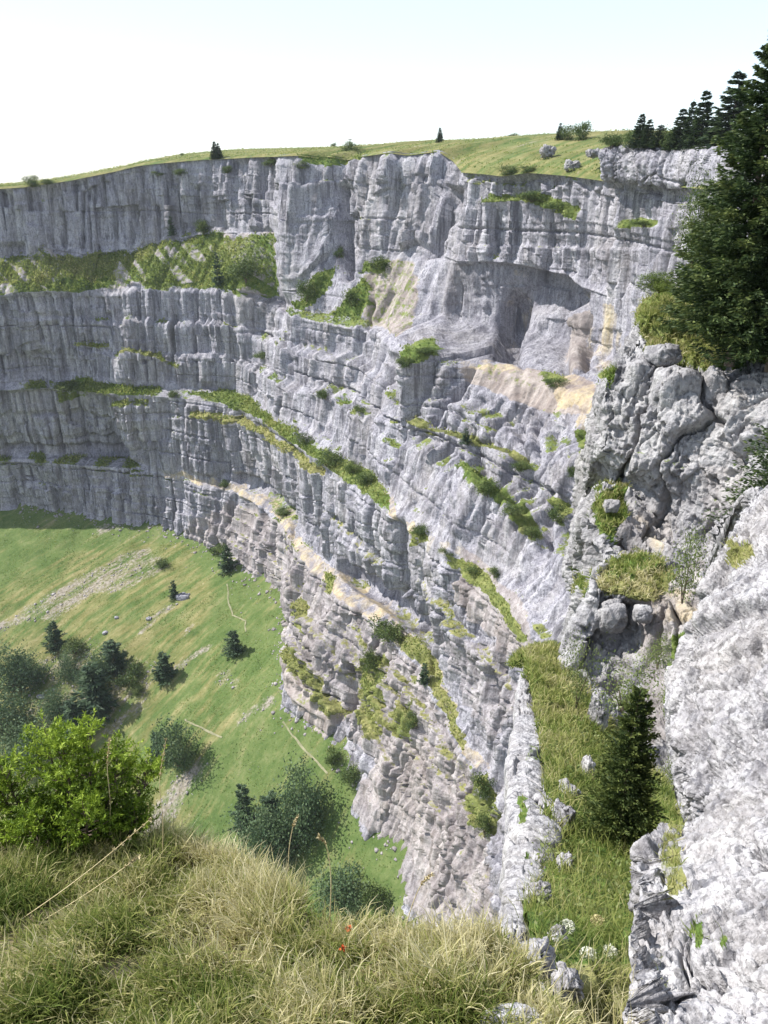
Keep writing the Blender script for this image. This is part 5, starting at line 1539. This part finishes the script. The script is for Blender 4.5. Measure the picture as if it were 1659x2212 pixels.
m_ = (Up > -60) & (Up < 1500) & (np.broadcast_to(T[:, None], Up.shape) > 0) & (np.broadcast_to(T[:, None], Up.shape) < 60)
Q = pl[m_]; i = rg.integers(0, len(Q), 14000)
b_ = Q[i] + rg.normal(size=(len(i), 3)) * np.array([2., 2., .05]); sz = .3 + .5 * rg.random(len(i))
V, F, T_ = kites(b_, rg.normal(size=b_.shape) * .8 + np.array([0, 0, .7]), sz, sz * .6, rg, np.clip(.2 + .5 * vn2(b_[:, 0] / 9, b_[:, 1] / 9, 4) + .12 * rg.normal(size=len(i)), 0, .8))
tag(mk_obj('ground_cover', V, F, M_GRASS, dict(tint=T_)), 'grass and herb tufts along the rim pasture', 'ground cover', kind='stuff')


# fallen rubble along the cliff foot and on the scree: stones too many and small to tell apart
rg = np.random.default_rng(91)
cv = np.array([(x_, y_, z_) for x_ in (-1, 1) for y_ in (-1, 1) for z_ in (-1, 1)], float)
cf = np.array([[0, 1, 3, 2], [4, 6, 7, 5], [0, 4, 5, 1], [2, 3, 7, 6], [0, 2, 6, 4], [1, 5, 7, 3]])
m_ = np.nonzero((U0[-31] > -40) & (U0[-31] < 960))[0]
fi = rg.choice(m_, 700)
ft = foot[fi] - np.stack([Nx[fi], Ny[fi], np.zeros(len(fi))], 1) * (rg.exponential(3., len(fi)) - 1.)[:, None] + rg.normal(size=(len(fi), 3)) * np.array([1.5, 1.5, 0])
w_ = (scree > .35).ravel() / (scree > .35).sum()
si = rg.choice(scree.size, 1500, p=w_)
sq = PM.reshape(-1, 3)[si] + rg.normal(size=(1500, 3)) * np.array([.8, .6, 0])
C_ = np.vstack([ft, sq]); C_[:, 2] = meadow_z(C_[:, 0], C_[:, 1])
sz = np.minimum(np.concatenate([.22 + rg.exponential(.32, len(ft)), .16 + rg.exponential(.18, len(sq))]), 1.3)
n = len(C_)
Vv = cv[None] * (1 + .35 * rg.normal(size=(n, 8, 3))) * .5 * sz[:, None, None]
th = rg.random(n) * 6.28
Vx = Vv[..., 0] * np.cos(th)[:, None] - Vv[..., 1] * np.sin(th)[:, None]; Vy = Vv[..., 0] * np.sin(th)[:, None] + Vv[..., 1] * np.cos(th)[:, None]
Vv = np.stack([Vx, Vy, Vv[..., 2] * .7], 2) + C_[:, None]
z0 = np.zeros(n * 8)
tag(mk_obj('rubble', Vv.reshape(-1, 3), (cf[None] + 8 * np.arange(n)[:, None, None]).reshape(-1, 4), M_CLIFF, dict(grass=z0, dry=z0, ochre=z0, warm=z0 + .4, dark=z0)), 'fallen stones along the cliff foot and scree', 'rubble', kind='stuff')

# broad-leaved weeds in the gully
rg = np.random.default_rng(95)
Q = gulP.reshape(-1, 3); uq, vq, dq = proj(Q)
ok_ = np.nonzero((uq > 1140) & (uq < 1420) & (vq > 1400) & (vq < 2200))[0]
cs = rg.choice(ok_, 150)
lf, ld, ll, lt = [], [], [], []
for c in cs:
    m = rg.integers(14, 40); r_ = min(.03 * dq[c], .28) * rg.uniform(.35, 1.)
    lf.append(Q[c] + rg.normal(size=(m, 3)) * np.array([r_, r_, r_ * .4]) * .5 + np.array([0, 0, r_ * .7])); ld.append(rg.normal(size=(m, 3)) + np.array([0, 0, .4]))
    ll.append(min(.0065 * dq[c], .075) * rg.uniform(.6, 1.3, m)); lt.append(np.clip(rg.uniform(.2, .9) + .15 * rg.normal(size=m), 0, 1))
ll = np.concatenate(ll)
V, F, T_ = kites(np.vstack(lf), np.vstack(ld), ll, ll * .55, rg, np.concatenate(lt))
tag(mk_obj('weeds', V, F, M_PALE, dict(tint=T_)), 'broad-leaved weeds mixed into the gully grass', 'weeds', kind='stuff')

# ------------------------------------------------------------------ the thin summer haze
bx = np.array([(-1700, -700, -345), (1700, -700, -345), (1700, 2300, -345), (-1700, 2300, -345), (-1700, -700, 45), (1700, -700, 45), (1700, 2300, 45), (-1700, 2300, 45)], float)
m, t, out = new_mat('thin_haze')
pv = t.nodes.new('ShaderNodeVolumePrincipled')
pv.inputs['Color'].default_value = (.86, .92, 1., 1)
pv.inputs['Density'].default_value = .00006
pv.inputs['Anisotropy'].default_value = .2
t.links.new(pv.outputs[0], out.inputs['Volume'])
hz = mk_obj('haze', bx, np.array([[0, 3, 2, 1], [4, 5, 6, 7], [0, 1, 5, 4], [1, 2, 6, 5], [2, 3, 7, 6], [3, 0, 4, 7]]), m)
tag(hz, 'thin pale summer haze filling the air of the cirque', 'haze', kind='stuff')
